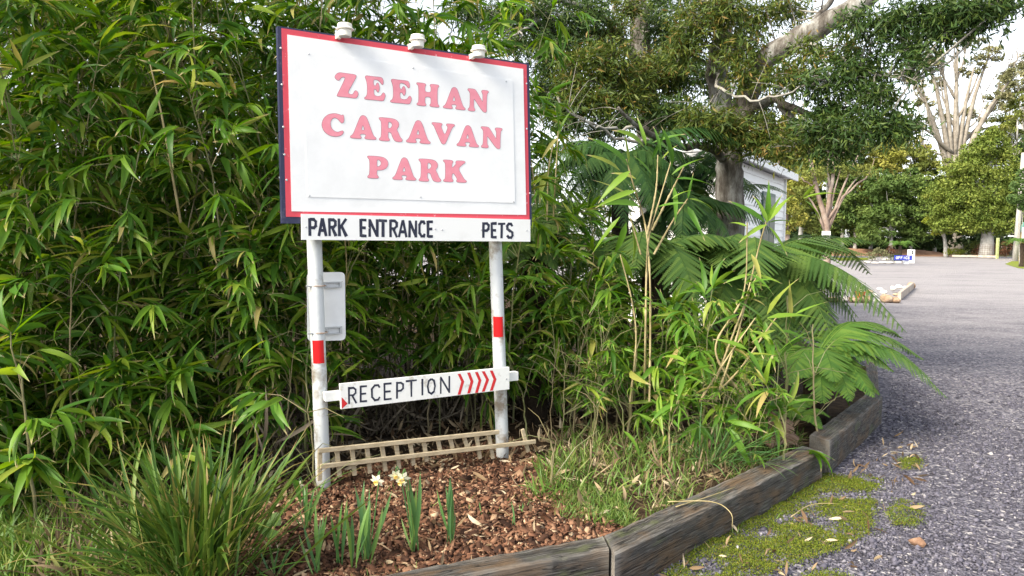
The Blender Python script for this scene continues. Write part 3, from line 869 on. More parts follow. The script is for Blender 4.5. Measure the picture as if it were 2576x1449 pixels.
# solar lights clipped to the top edge
def zl(x, y):
    return ((1200 + x / 3.68) / 1.49068, (60 + y / 3.68) / 1.49068)
lamp_lab = ['cream solar gutter light on the sign top near its high corner', 'middle one of three cream solar lights on the sign top edge', 'cream solar gutter light nearest the tree on the sign top edge']
for k, (x0, x1, yt, yb) in enumerate([(205, 482, 108, 300), (1222, 1474, 265, 448), (2072, 2308, 415, 583)]):
    OL = OB + 0.055
    uc, vc = S(*zl((x0 + x1) / 2, yb - 15), OL)
    hw = (S(*zl(x1, (yt + yb) / 2), OL)[0] - S(*zl(x0, (yt + yb) / 2), OL)[0]) / 2 * 0.88
    h = S(*zl((x0 + x1) / 2, yt), OL)[1] - vc
    root = thing('solar_light', lamp_lab[k], 'light', W(uc, vc, OL), 'solar lights along the sign top')
    o = W(uc, vc, OL)
    r = hw
    body = MB().lathe(o, [(r * .62, 0), (r * .70, h * .02), (r * .72, h * .08), (r * .74, h * .52)], 28).mesh('lamp_body', M['lamp_plastic'], False)
    part(root, 'lamp_body', body)
    part(root, 'brim', MB().lathe(o + UP * h * .50, [(r * .74, 0), (r * .98, h * .035), (r, h * .08), (r * .97, h * .12), (r * .80, h * .22)], 28).mesh('brim', M['lamp_plastic']))
    part(root, 'cap', MB().lathe(o + UP * h * .70, [(r * .79, 0), (r * .81, h * .05), (r * .80, h * .25), (r * .74, h * .30), (r * .3, h * .305)], 28).mesh('cap', M['lamp_plastic']))
    part(root, 'solar_cell', MB().box(o + UP * (h * 1.012), SD * r * .42, SN * r * .42, UP * 0.002).mesh('solar_cell', M['solar']))
    part(root, 'lens', MB().lathe(o + UP * -0.002, [(r * .5, 0), (r * .58, 0.003)], 28).mesh('lens', M['lamp_grey']))
    part(root, 'clip', MB().box(W(uc - r * .55, vc + h * .12, OL - 0.045), SD * 0.012, SN * 0.028, UP * h * .22).mesh('clip', M['lamp_plastic']))

# ------------------------------------------------------------------ lattice edging
lt = thing('lattice_edging', 'low weathered timber lattice strip standing at the foot of the sign posts', 'lattice', W(0.6, 0.2, 0.07))
OLt = 0.11
def lat(x, y):
    return S(*z5(x, y), OLt)
def bar(p0, p1, wid, o0, o1, seed=0):
    p0, p1 = np.array(p0), np.array(p1)
    d = nrm(p1 - p0); nn = np.array([-d[1], d[0]]) * wid / 2
    b = MB()
    a = [p0 - nn, p1 - nn, p1 + nn, p0 + nn]
    c0 = sum(W(*q, (o0 + o1) / 2) for q in a) / 4
    ax = (W(*p1, 0) - W(*p0, 0)) / 2
    ay = W(*(p0 + nn), 0) - W(*p0, 0)
    b.bevbox(c0, ax, ay, SN * (o1 - o0) / 2, 0.0025)
    return b.mesh('rail', M['lattice'])
part(lt, 'rail', bar(lat(164, 1249), lat(1392, 1120), 0.027, OLt, OLt + 0.018))
part(lt, 'rail', bar(lat(180, 1354), lat(1640, 1185), 0.027, OLt, OLt + 0.018))
for k, (xt, yt, xb, yb) in enumerate([(183, 1260, 182, 1449), (298, 1250, 318, 1425), (402, 1238, 420, 1415), (503, 1230, 525, 1400), (605, 1218, 630, 1385), (702, 1205, 722, 1370), (797, 1195, 820, 1345), (890, 1188, 910, 1320), (985, 1175, 1002, 1255), (1070, 1170, 1085, 1230), (1163, 1158, 1185, 1225), (1248, 1150, 1272, 1300), (1330, 1140, 1360, 1300), (1560, 1105, 1600, 1255)]):
    part(lt, 'slat', bar(lat(xt, yt), lat(xb, yb + 6), 0.026, OLt - 0.017, OLt - 0.001))

# ------------------------------------------------------------------ leaves: one library of curved blades, placed by frames
def blade_variant(seed, nseg=5, width=0.15, droop=0.6, fold=0.25, twist=0.2, peak=0.28, tip=0.0):
    rg = np.random.default_rng(seed)
    s = np.linspace(0, 1, nseg + 1)
    ang = droop * s ** 1.4
    ds = 1.0 / nseg
    y = np.concatenate([[0], np.cumsum(np.cos((ang[1:] + ang[:-1]) / 2) * ds)])
    z = -np.concatenate([[0], np.cumsum(np.sin((ang[1:] + ang[:-1]) / 2) * ds)])
    x = 0.05 * rg.standard_normal() * s ** 2
    a = peak / (1 - peak) * 1.1
    w = width * (s ** a) * ((1 - s) ** 1.0)
    w = w / max(w.max(), 1e-6) * width * 0.5
    w[0] = width * 0.06
    tw = twist * rg.uniform(-1, 1) * s
    V, al = [], []
    for k in range(nseg + 1):
        if k == nseg:
            V.append((x[k], y[k], z[k])); al.append(1.0); break
        c, sn = math.cos(tw[k]), math.sin(tw[k])
        f = fold * w[k]
        V += [(x[k] - w[k] * c, y[k], z[k] + f - w[k] * sn), (x[k], y[k], z[k]), (x[k] + w[k] * c, y[k], z[k] + f + w[k] * sn)]
        al += [s[k]] * 3
    Q, T = [], []
    for k in range(nseg - 1):
        o = 3 * k
        Q += [(o, o + 1, o + 4, o + 3), (o + 1, o + 2, o + 5, o + 4)]
    o = 3 * (nseg - 1)
    T = [(o, o + 1, o + 3), (o + 1, o + 2, o + 3)]
    return np.array(V), np.array(Q, int), np.array(T, int), np.array(al)

def frames(D, Uref):
    y = nrm(D)
    x = nrm(np.cross(y, Uref))
    z = np.cross(x, y)
    return x, y, z

class Leaves:
    """arrays of placed leaves of one library"""
    def __init__(s, lib):
        s.lib = lib
        s.B, s.X, s.Y, s.Z, s.L, s.K = [], [], [], [], [], []
    def add(s, B, D, Uref, L, K):
        x, y, z = frames(D, Uref)
        s.B.append(B); s.X.append(x); s.Y.append(y); s.Z.append(z)
        s.L.append(L); s.K.append(K)
    def cat(s):
        if isinstance(s.B, list):
            for k in 'BXYZLK':
                setattr(s, k, np.concatenate(getattr(s, k)))
    def mesh(s, name, mat, sel=None):
        s.cat()
        Vs, Q, T, A, o = [], [], [], [], 0
        for k, (V, q, t, al) in enumerate(s.lib):
            m = s.K == k
            if sel is not None: m &= sel
            i = np.nonzero(m)[0]
            if not len(i): continue
            n = len(V)
            P = s.B[i, None, :] + s.L[i, None, None] * (V[None, :, 0, None] * s.X[i, None, :] + V[None, :, 1, None] * s.Y[i, None, :] + V[None, :, 2, None] * s.Z[i, None, :])
            off = o + np.arange(len(i)) * n
            Vs.append(P.reshape(-1, 3)); A.append(np.tile(al, len(i)))
            if len(q): Q.append((q[None] + off[:, None, None]).reshape(-1, 4))
            T.append((t[None] + off[:, None, None]).reshape(-1, 3))
            o += len(i) * n
        F = []
        if Q: F.append(np.concatenate(Q))
        F.append(np.concatenate(T))
        return mesh_np(name, np.concatenate(Vs), F, mat, True, {'along': np.concatenate(A)})
    def matrix(s, i):
        l = float(s.L[i])
        c = [s.X[i] * l, s.Y[i] * l, s.Z[i] * l, s.B[i]]
        return Matrix(((c[0][0], c[1][0], c[2][0], c[3][0]), (c[0][1], c[1][1], c[2][1], c[3][1]), (c[0][2], c[1][2], c[2][2], c[3][2]), (0, 0, 0, 1)))

BLIB = [blade_variant(k, 5, 0.105 + 0.025 * (k % 3), 0.30 + 0.24 * (k % 6), 0.3 + 0.25 * (k % 2), 0.9) for k in range(14)]
_lib_mesh = {}
def lib_mesh(lib, k, mat, name='leaf'):
    key = (id(lib), k, mat.name)
    if key not in _lib_mesh:
        V, q, t, al = lib[k]
        _lib_mesh[key] = mesh_np(name, V, [q, t] if len(q) else [t], mat, True, {'along': al})
    return _lib_mesh[key]

def leaf_objects(root, lv, idx, mat, name='leaf'):
    inv = Matrix.Translation(-root.location)
    for i in idx:
        o = bpy.data.objects.new(name, lib_mesh(lv.lib, int(lv.K[i]), mat, name))
        COL.objects.link(o)
        o.parent = root
        o.matrix_basis = inv @ lv.matrix(i)

def spray(lv, P, D, rg, kmin=5, kmax=9, lmin=0.13, lmax=0.24, nv=14, droop=0.35):
    """fans of leaves at twig tips P with directions D"""
    n = len(P)
    if not n: return
    kk = rg.integers(kmin, kmax + 1, n)
    ii = np.repeat(np.arange(n), kk)
    m = len(ii)
    j = np.concatenate([np.arange(k) for k in kk])
    D = nrm(D)
    side = nrm(np.cross(D, np.array([0, 0, 1.0])) + 1e-4)
    sgn = np.where(j % 2 == 0, 1.0, -1.0)
    ang = sgn * (0.15 + 0.95 * rg.random(m)) * (1 - 0.3 * (j == 0))
    d = D[ii] * np.cos(ang)[:, None] + side[ii] * np.sin(ang)[:, None]
    d[:, 2] -= droop * (0.3 + rg.random(m))
    d += 0.18 * rg.standard_normal((m, 3))
    B = P[ii] - D[ii] * (0.10 * rg.random(m) * (j / np.maximum(kk[ii], 1)))[:, None]
    up = np.array([0, 0, 1.0]) + 0.45 * rg.standard_normal((m, 3))
    L = rg.uniform(lmin, lmax, m) * np.where(j == 0, 1.05, 0.95)
    lv.add(B, d, up, L, rg.integers(0, nv, m))

ALL_BAMBOO = []      # (root, leaves, material, wanted)
def bamboo_clump(x, y, label, seed, n=9, h=(2.8, 4.0), spread=0.35, lean=(-0.2, -0.55), low=0.35, per=(1, 3), mat='bamboo', leaf=(0.12, 0.30), group=None, want=90, name='bamboo_clump', culm_r=0.009, cat='bamboo', out=0.75, xmax=99.0, zmax=99.0):
    rg = np.random.default_rng(seed)
    base = np.array([x, y, float(bed_z(x, y)) - 0.02])
    root = thing(name, label, cat, base, group)
    lv = Leaves(BLIB)
    TP, TD = [], []
    for c in range(n):
        b0 = base + np.array([rg.normal(0, spread), rg.normal(0, spread * 0.8), 0])
        b0[2] = float(bed_z(b0[0], b0[1])) - 0.03
        H = rg.uniform(*h)
        ln = np.array([lean[0] + rg.normal(0, 0.28), lean[1] + rg.normal(0, 0.25), 0]) * H * 0.33
        s = np.linspace(0, 1, 14)
        arch = s ** 2.2
        P = b0 + np.outer(s, [0, 0, 1]) * H + np.outer(arch, ln) - np.outer(s ** 4, [0, 0, 1]) * np.linalg.norm(ln) * 0.35
        P[:, :2] += 0.02 * np.cumsum(rg.standard_normal((14, 2)), axis=0) * 0.4
        mb = MB().tube(P, np.linspace(culm_r, culm_r * 0.3, 14) * rg.uniform(0.7, 1.15), 5, False)
        nn = int(H / 0.2)
        for k in range(nn):
            f = (k + rg.random() * 0.6) / nn
            if f * H < low * rg.uniform(0.6, 1.5): continue
            q = f * 13
            i0 = min(int(q), 12)
            p = P[i0] * (1 - (q - i0)) + P[i0 + 1] * (q - i0)
            tg = nrm(P[i0 + 1] - P[i0])
            for _ in range(rg.integers(per[0], per[1] + 1)):
                d = np.array([rg.normal(lean[0] * 0.5, 0.75), rg.normal(lean[1] * out, 0.7), rg.normal(0.30, 0.3)]) + tg * 0.35
                d = nrm(d)
                ll = rg.uniform(0.18, 0.55) * (1.05 - 0.45 * f)
                e = p + d * ll + np.array([0, 0, -0.12 * ll])
                mid = p + d * ll * 0.5 + np.array([0, 0, 0.02])
                mb.tube(np.array([p, mid, e]), np.array([0.0028, 0.0022, 0.0012]), 3, False)
                TP.append(e); TD.append(nrm(e - mid + np.array([0, 0, -0.02])))
                if ll > 0.3 and rg.random() < 0.75:
                    e2 = mid + nrm(d + 0.6 * rg.standard_normal(3)) * ll * 0.45
                    TP.append(e2); TD.append(nrm(e2 - mid))
        part(root, 'culm', mb.mesh('culm', M['culm']))
        TP.append(P[-1]); TD.append(nrm(P[-1] - P[-2]))
    TP, TD = np.array(TP), np.array(TD)
    spray(lv, TP, TD, rg, 5, 9, *leaf)
    lv.cat()
    # nothing grows through the sign, the posts or the lattice
    q = lv.B + lv.Y * lv.L[:, None] * 0.6
    keep = np.ones(len(q), bool)
    for pt in (lv.B, q, lv.B + lv.Y * lv.L[:, None]):
        rel = pt - np.array([POST0[0], POST0[1], 0])
        u_, o_ = rel @ SD, rel @ SN
        keep &= ~((u_ > -0.32) & (u_ < 1.75) & (o_ > -0.12) & (pt[:, 2] > 0.0))
        keep &= pt[:, 2] > bed_z(pt[:, 0], pt[:, 1]) + 0.01
        keep &= (pt[:, 0] < xmax) & (pt[:, 2] < zmax)
    for k in 'BXYZLK':
        setattr(lv, k, getattr(lv, k)[keep])
    ALL_BAMBOO.append((root, lv, M[mat], want))
    return root

clumps = [
    # x, y, label, kwargs : front row of the thicket
    (-3.35, 4.15, 'bamboo clump with pale drooping leaves low at the left edge', dict(lean=(0.0, -0.35), low=0.05, h=(1.2, 3.4), n=15, want=200)),
    (-2.75, 4.55, 'dense bamboo clump rising behind the strap-leaved plant', dict(lean=(0.0, -0.35), low=0.05, h=(1.2, 3.6), n=15, want=200)),
    (-2.25, 4.8, 'bamboo clump with a bare pale cane leaning across its leaves', dict(lean=(0.0, -0.35), low=0.1, h=(1.4, 3.8), n=15, want=200)),
    (-1.85, 5.05, 'bamboo clump left of the big sign with arching leafy tips', dict(lean=(-0.05, -0.35), low=0.2, h=(1.3, 3.9), n=14, want=190)),
    (-1.5, 5.15, 'bamboo clump whose leaves brush the left sign post', dict(lean=(0.0, -0.3), low=0.45, h=(1.3, 2.4), n=9, want=160)),
    (-4.3, 5.6, 'tall bamboo clump at the upper left corner of the thicket', dict(lean=(0.1, -0.5), low=0.5, h=(3.4, 4.8), n=12, want=100)),
    (-3.5, 5.9, 'tall bamboo clump deep in the thicket behind the low drooping leaves', dict(lean=(0.0, -0.5), low=0.8, h=(3.4, 4.8), n=12, want=100)),
    (-2.7, 6.0, 'tall bamboo clump arching above the leaning bare cane', dict(lean=(0.0, -0.5), low=0.8, h=(3.4, 4.7), n=12, want=110)),
    (-1.9, 6.2, 'tall bamboo clump whose tips reach the top left corner of the sign', dict(lean=(0.0, -0.4), low=0.8, h=(3.3, 4.6), n=12, want=110)),
    (-1.1, 6.3, 'bamboo clump behind the sign showing above its first solar light', dict(lean=(0.0, -0.25), low=0.9, h=(3.0, 4.3), n=11, want=80)),
    (-0.35, 6.45, 'bamboo clump behind the sign showing above its middle solar light', dict(lean=(0.0, -0.2), low=0.9, h=(2.8, 3.9), n=10, want=80)),
    (0.2, 6.8, 'thinner bamboo clump behind the sign by its third solar light', dict(lean=(0.0, -0.15), low=0.9, h=(2.2, 3.3), n=6, want=60)),
    (-0.95, 5.75, 'dark low bamboo growing between the posts behind the strapped sign', dict(lean=(0.05, -0.25), low=0.22, h=(0.7, 2.1), n=13, want=80)),
    (-0.35, 5.9, 'dark low bamboo growing between the posts above the RECEPTION lettering', dict(lean=(0.0, -0.25), low=0.22, h=(0.7, 2.1), n=13, want=90)),
    (0.25, 6.05, 'dark low bamboo behind the right sign post and the red arrows', dict(lean=(0.0, -0.2), low=0.22, h=(0.7, 2.1), n=13, want=80)),
    (-3.9, 8.2, 'tall bamboo clump at the very back left of the thicket', dict(low=0.3, h=(3.8, 5.0), n=14, want=10)),
    (-2.3, 8.3, 'tall bamboo clump at the very back behind the leaning cane', dict(low=0.3, h=(3.6, 4.8), n=14, want=10)),
    (-4.6, 7.0, 'tall bamboo clump in the back of the thicket, far left', dict(low=0.4, h=(3.8, 5.0), n=14, want=30)),
    (-3.2, 7.2, 'tall bamboo clump in the back of the thicket, second from the left', dict(low=0.4, h=(3.8, 5.0), n=14, want=30)),
    (-1.7, 7.3, 'tall bamboo clump in the back of the thicket above the sign corner', dict(low=0.6, h=(3.4, 4.6), n=11, want=30)),
    (-0.3, 7.4, 'bamboo clump in the back of the thicket, hidden mostly by the sign', dict(low=0.5, h=(2.6, 3.8), n=10, want=20)),
    (-2.95, 3.85, 'low bamboo sprays with long pale leaves hanging to the grass, lower left', dict(lean=(0.0, -0.2), low=0.02, h=(0.35, 1.1), n=11, want=130, leaf=(0.2, 0.32))),
    (-2.35, 4.25, 'low bamboo sprays just behind the strap-leaved tussock', dict(lean=(0.0, -0.2), low=0.02, h=(0.35, 1.1), n=11, want=110, leaf=(0.2, 0.3))),
    (-1.8, 4.5, 'low bamboo sprays between the tussock and the left post', dict(lean=(0.0, -0.15), low=0.02, h=(0.35, 1.0), n=10, want=110, leaf=(0.18, 0.28))),
    (-3.6, 4.6, 'low bamboo sprays at the outer left edge under the tall canes', dict(lean=(0.0, -0.2), low=0.02, h=(0.4, 1.3), n=10, want=90, leaf=(0.2, 0.3))),
    # right of the sign
    (1.15, 5.0, 'short bright bamboo sprays over the dry grass', dict(lean=(0.0, -0.15), low=0.08, h=(0.3, 0.75), n=8, want=90, mat='bamboo_light')),
    (2.15, 7.0, 'dark low bamboo filling the bank under the sweeping ferns', dict(low=0.1, h=(0.5, 0.9), n=9, want=20, lean=(-.1, -.1), xmax=2.5, zmax=0.95)),
    (2.95, 7.9, 'dark low bamboo at the road end of the fern bank', dict(low=0.1, h=(0.5, 0.9), n=9, want=20, lean=(-.1, -.1), xmax=3.2, zmax=0.95)),
    (0.72, 5.75, 'leafy bamboo bush beside the right sign post', dict(lean=(0.0, -0.3), low=0.2, h=(0.7, 1.3), n=9, want=140, mat='bamboo')),
    (1.15, 6.0, 'leafy bamboo bush under the arching fern frond', dict(lean=(0.0, -0.35), low=0.2, h=(0.6, 1.1), n=8, want=110)),
    (1.45, 5.25, 'bright bushy young bamboo above the dry grass', dict(lean=(0.0, -0.25), low=0.1, h=(0.6, 1.25), n=10, want=140, mat='bamboo_light', xmax=1.85)),
    (1.5, 5.55, 'bright young bamboo bush behind the long sleeper', dict(lean=(-0.1, -0.1), low=0.15, h=(0.4, 0.9), n=7, want=110, mat='bamboo_light', spread=0.2, xmax=1.85)),
    (0.55, 8.0, 'shaded tall bamboo behind the slender shoots right of the sign', dict(low=0.3, h=(1.8, 2.8), n=9, want=15)),
    (1.25, 9.3, 'shaded tall bamboo behind the tall dark fern', dict(low=0.3, h=(1.6, 2.6), n=9, want=10)),
    (1.3, 8.3, 'shaded bamboo deep behind the bare canes', dict(low=0.2, h=(0.9, 1.7), n=8, want=20, leaf=(0.15, 0.25))),
    (2.1, 8.6, 'shaded bamboo deep behind the leaning cane', dict(low=0.2, h=(0.9, 1.6), n=8, want=20, leaf=(0.15, 0.25))),
    (0.55, 5.3, 'small-leaved bright weedy shrub beside the right sign post', dict(lean=(0.05, -0.1), low=0.25, h=(0.7, 1.12), n=10, want=60, mat='bamboo_light', leaf=(0.05, 0.10), per=(3, 5), spread=0.16, name='weedy_shrub', cat='shrub', culm_r=0.005)),
    (1.55, 4.95, 'small-leaved weedy shrub in front of the young bamboo', dict(lean=(0.05, -0.1), low=0.2, h=(0.4, 0.85), n=8, want=60, mat='bamboo_light', leaf=(0.05, 0.11), per=(2, 4), spread=0.18, name='weedy_shrub', cat='shrub', culm_r=0.005, xmax=1.85)),
]
for k, (x, y, lab, kw) in enumerate(clumps):
    bamboo_clump(x, y, lab, 100 + k, group='bamboo clumps of the thicket around the sign', **kw)

# leaves that show: a coarse depth picture decides which become parts of their own
cell = 12.0
gw, gh = int(2576 / cell) + 2, int(1449 / cell) + 2
zb = np.full((gh, gw), 1e9)
samp = []
for root, lv, mt, want in ALL_BAMBOO:
    pts = np.stack([lv.B + lv.Y * lv.L[:, None] * f - lv.Z * (lv.L[:, None] * 0.12 * f) for f in (0.25, 0.5, 0.75)], 1)
    px, py, dz = project(pts)
    gi, gj = (py / cell).astype(int), (px / cell).astype(int)
    ok = (gi >= 0) & (gi < gh) & (gj >= 0) & (gj < gw) & (dz > 0.3)
    samp.append((gi, gj, ok, dz))
    np.minimum.at(zb, (gi[ok], gj[ok]), dz[ok])
_sp = np.array([project(W(*c, OB))[:2] for c in corners])
for (root, lv, mt, want), (gi, gj, ok, dz) in zip(ALL_BAMBOO, samp):
    gi2, gj2 = np.clip(gi, 0, gh - 1), np.clip(gj, 0, gw - 1)
    vis = (ok & (dz < zb[gi2, gj2] + 0.03)).sum(1)
    cxp, cyp = gj[:, 1] * cell, gi[:, 1] * cell
    behind = (cxp > 705) & (cxp < 1330) & (cyp > 70 + 0.15 * (cxp - 700)) & (cyp < 600) & (dz[:, 1] > 4.3)
    score = vis * (lv.L / dz[:, 1]) * (~behind)
    idx = np.argsort(-score)[:want]
    idx = idx[score[idx] > 0]
    sel = np.ones(len(lv.B), bool)
    sel[idx] = False
    part(root, 'foliage', lv.mesh('foliage', mt, sel), kind='stuff')
    leaf_objects(root, lv, idx, mt)

# ------------------------------------------------------------------ young bamboo with bare canes, leaf by leaf
def young_bamboo(label, canes, leaves, seed, Y, group='young bamboo canes right of the sign'):
    """canes: list of (px,py) polylines; leaves: (base px, tip px, width factor)"""
    rg = np.random.default_rng(seed)
    b0 = at(*canes[0][0], Y)
    b0[2] = float(bed_z(b0[0], b0[1]))
    root = thing('young_bamboo', label, 'bamboo', b0, group)
    for c in canes:
        P = np.array([at(x, y, Y + rg.normal(0, 0.06)) for x, y in c])
        Q = cat_rom(P, 37)
        nod = np.where(np.arange(37) % 6 == 3, 1.45, 1.0)
        part(root, 'culm', MB().tube(Q, np.linspace(0.0080, 0.0038, 37) * nod * (1.0 if len(c) > 2 else 0.8), 6, False).mesh('culm', M['culm_young'], True))
    lv = Leaves(BLIB)
    for (x0, y0, x1, y1) in leaves:
        ya = Y + rg.normal(0, 0.12)
        A, B = at(x0, y0, ya), at(x1, y1, ya + rg.normal(-0.08, 0.08))
        L = np.linalg.norm(B - A)
        d = nrm(B - A) + np.array([0, 0, 0.22])
        up = np.array([rg.normal(0, 0.35), -0.9, 1.0])
        lv.add(A[None], d[None], up[None], np.array([L * 1.1]), np.array([rg.choice([0, 1, 2, 6, 7, 8, 12, 13])]))
    lv.cat()
    leaf_objects(root, lv, range(len(lv.B)), M['bamboo_light'])
    return root

young_bamboo('tall young bamboo with several bare pale canes and a few broad leaves', [
    [(1622, 1010), (1624, 820), (1626, 700), (1632, 600), (1660, 500), (1690, 400)],
    [(1634, 1010), (1636, 820), (1634, 680), (1622, 560), (1595, 470), (1575, 400)],
    [(1612, 640), (1585, 545)], [(1628, 590), (1650, 480), (1655, 390)], [(1645, 640), (1690, 560), (1730, 500)],
    [(1640, 580), (1690, 480), (1720, 420)], [(1585, 1010), (1600, 860), (1590, 760), (1560, 640)]],
    [(1580, 415, 1490, 350), (1585, 430, 1520, 505), (1582, 410, 1570, 330), (1620, 370, 1560, 320), (1625, 365, 1600, 300), (1640, 400, 1680, 330),
     (1640, 360, 1720, 345), (1660, 385, 1650, 320), (1690, 420, 1680, 330), (1690, 440, 1770, 400), (1695, 470, 1705, 560), (1700, 450, 1790, 470),
     (1600, 480, 1520, 530), (1595, 500, 1500, 470), (1560, 545, 1500, 640), (1575, 560, 1555, 650), (1590, 560, 1605, 660), (1610, 520, 1530, 510),
     (1655, 520, 1720, 520), (1730, 520, 1760, 600), (1735, 500, 1800, 530), (1730, 500, 1745, 440), (1560, 430, 1490, 400), (1550, 640, 1530, 700), (1560, 640, 1590, 720),
     (1690, 500, 1740, 480), (1600, 450, 1540, 440), (1640, 440, 1600, 400), (1665, 400, 1700, 370)], 3, 5.15)
young_bamboo('leaning young bamboo cane with a leaf fan in front of the white cabin', [
    [(1800, 1010), (1850, 860), (1890, 700), (1915, 600), (1940, 520)], [(1880, 1010), (1800, 880), (1870, 740), (1880, 560)], [(1800, 960), (1860, 800), (1905, 690)]],
    [(1925, 560, 1840, 520), (1930, 560, 1900, 490), (1930, 560, 1935, 470), (1935, 555, 2010, 480), (1935, 560, 1990, 560), (1930, 565, 1870, 610), (1935, 570, 1975, 640), (1930, 560, 1960, 500),
     (1890, 690, 1830, 720), (1890, 690, 1940, 740), (1880, 570, 1830, 560), (1890, 640, 1920, 720), (1900, 690, 1960, 720), (1860, 790, 1800, 830), (1860, 790, 1930, 830),
     (2020, 500, 2115, 488), (2020, 495, 2060, 475), (2025, 505, 2070, 560)], 4, 5.0)
young_bamboo('low bright young bamboo leaning over the bushes before the fern', [
    [(1760, 1010), (1830, 900), (1900, 800)], [(1780, 1010), (1860, 930), (1930, 830), (1960, 790)]],
    [(1930, 800, 2060, 810), (1930, 800, 2000, 880), (1930, 790, 1990, 720), (1920, 800, 1850, 770), (1925, 810, 1935, 900), (1960, 830, 2040, 870), (2000, 790, 2080, 770), (1990, 800, 1985, 720), (1950, 830, 1900, 870), (1880, 880, 1800, 860), (1880, 880, 1920, 960), (1860, 900, 1940, 900)], 5, 4.9)
young_bamboo('slender bamboo shoots standing right of the sign panel before the dark ferns', [
    [(1390, 760), (1392, 560), (1398, 440), (1404, 330)], [(1372, 760), (1376, 560), (1380, 430), (1392, 360)]],
    [(1404, 340, 1430, 280), (1404, 345, 1370, 400), (1398, 400, 1370, 470), (1380, 430, 1350, 500), (1380, 440, 1395, 520), (1404, 330, 1405, 270)], 6, 6.0)

# ------------------------------------------------------------------ tree ferns
def frond_mesh(P, wmax, rg, mat, npin=34, nk=15, droop=0.35, bare=0.10):
    C = cat_rom(P, npin + 6)
    n = len(C)
    T = nrm(np.gradient(C, axis=0))
    s = np.linspace(0, 1, n)
    side = np.cross(T, np.array([0, 0, 1.0]))
    side = nrm(side + 1e-5)
    V, F = [], []
    # rachis as a thin three-sided tube
    rb = MB().tube(C, np.linspace(0.008, 0.0015, n), 3, False)
    V += rb.V; F += [f for f in rb.F]
    V = [np.array(V)]
    qd = []
    quads = list(rb.F)
    o = len(rb.V)
    for k in range(n):
        if s[k] < bare: continue
        prof = min(1.0, ((s[k] - bare) / 0.25) ** 0.6) * (1 - s[k]) ** 0.75 * 1.35
        L = wmax * min(prof, 1.0) * rg.uniform(0.9, 1.05)
        if L < 0.015: continue
        for sg in (-1, 1):
            d = nrm(side[k] * sg * 0.9 + T[k] * 0.45 + np.array([0, 0, -droop * rg.uniform(0.6, 1.4)]))
            pn = nrm(np.cross(d, np.cross(T[k], side[k])) * 1.0 + 1e-6)     # in-plane perpendicular
            q = np.linspace(0, 1, nk + 1)
            cl = C[k] + np.outer(q * L, d) + np.outer(q ** 2 * L, [0, 0, -0.25 * droop])
            lp = (0.062 * L + 0.004) * (1 - q[:-1]) ** 0.6 + 0.003
            e0, e1 = d * (L / nk * 0.45), d * (L / nk * 1.05)
            off_ = pn * lp[:, None]
            V += [cl, cl[:-1] + e0 + off_ * 0.9 - [0, 0, 0.004], cl[:-1] + e1 + off_ - [0, 0, 0.005], cl[:-1] + e0 - off_ * 0.9 - [0, 0, 0.004], cl[:-1] + e1 - off_ - [0, 0, 0.005]]
            i = np.arange(nk)
            qd.append(np.stack([o + i, o + i + 1, o + 2 * nk + 1 + i, o + nk + 1 + i], 1))
            qd.append(np.stack([o + i + 1, o + i, o + 3 * nk + 1 + i, o + 4 * nk + 1 + i], 1))
            o += 5 * nk + 1
    return mesh_np('frond', np.vstack(V), [np.array(quads), np.concatenate(qd)], mat, False)

def fern(label, crown, tips, seed, mat='fern', w=0.30, h=0.25, trunk=True, extra=0, elen=1.2, droop=0.35, name='tree_fern', group='tree ferns beside the road', npin=33, nk=18):
    rg = np.random.default_rng(seed)
    crown = np.asarray(crown, float)
    gz = float(bed_z(crown[0], crown[1]))
    root = thing(name, label, 'fern', (crown[0], crown[1], gz), group)
    if trunk and crown[2] - gz > 0.15:
        part(root, 'trunk', MB().tube(np.array([[crown[0], crown[1], gz - 0.05], [crown[0] + 0.02, crown[1], (gz + crown[2]) / 2], crown - [0, 0, 0.02]]), [0.12, 0.10, 0.09], 10).mesh('trunk', M['fern_trunk']))
    tl = [np.asarray(tp, float) for tp in tips]
    for k in range(extra):
        a = rg.uniform(0, 2 * PI)
        l = elen * rg.uniform(0.7, 1.1)
        tl.append(crown + np.array([math.cos(a) * l, math.sin(a) * l, rg.normal(-0.25, 0.15) * l]))
    for tp in tl:
        L = np.linalg.norm(tp - crown)
        a1 = crown * 0.68 + tp * 0.32 + [0, 0, h * L * rg.uniform(0.8, 1.15)]
        a2 = crown * 0.32 + tp * 0.68 + [0, 0, h * L * rg.uniform(0.75, 1.05)]
        part(root, 'frond', frond_mesh(np.array([crown, a1, a2, tp]), w * min(1.15, 0.45 + 0.45 * L) * rg.uniform(0.9, 1.1), rg, M[mat], npin, nk, droop))
    return root

fern('tree fern with two thick fronds arching either side of the bare bamboo canes', at(1640, 655, 6.5),
     [at(1440, 695, 6.2), at(1475, 660, 6.5), at(1505, 640, 6.9), at(1790, 725, 6.2), at(1755, 690, 6.4), at(1600, 700, 5.95), at(1690, 700, 5.95), at(1530, 700, 6.0), at(1800, 660, 6.9)], 21, 'fern', 0.38, 0.26, extra=7)
fern('large tree fern sweeping dark green fronds out over the gravel road', at(1890, 680, 7.2),
     [at(2235, 800, 6.6), at(2200, 745, 6.9), at(2130, 860, 6.4), at(2050, 880, 6.2), at(1990, 860, 6.2), at(2190, 690, 7.6), at(2090, 790, 6.3), at(2000, 800, 6.2), at(1940, 840, 6.2), at(2160, 800, 6.5), at(2060, 720, 6.6), at(1760, 720, 6.7), at(1830, 780, 6.4), at(2010, 690, 7.9), at(2120, 740, 6.7), at(2180, 850, 6.5), at(2090, 900, 6.3), at(2020, 920, 6.2), at(1960, 900, 6.15), at(2150, 760, 7.0), at(2080, 820, 6.6)], 22, 'fern', 0.46, 0.22, extra=12, elen=1.45)
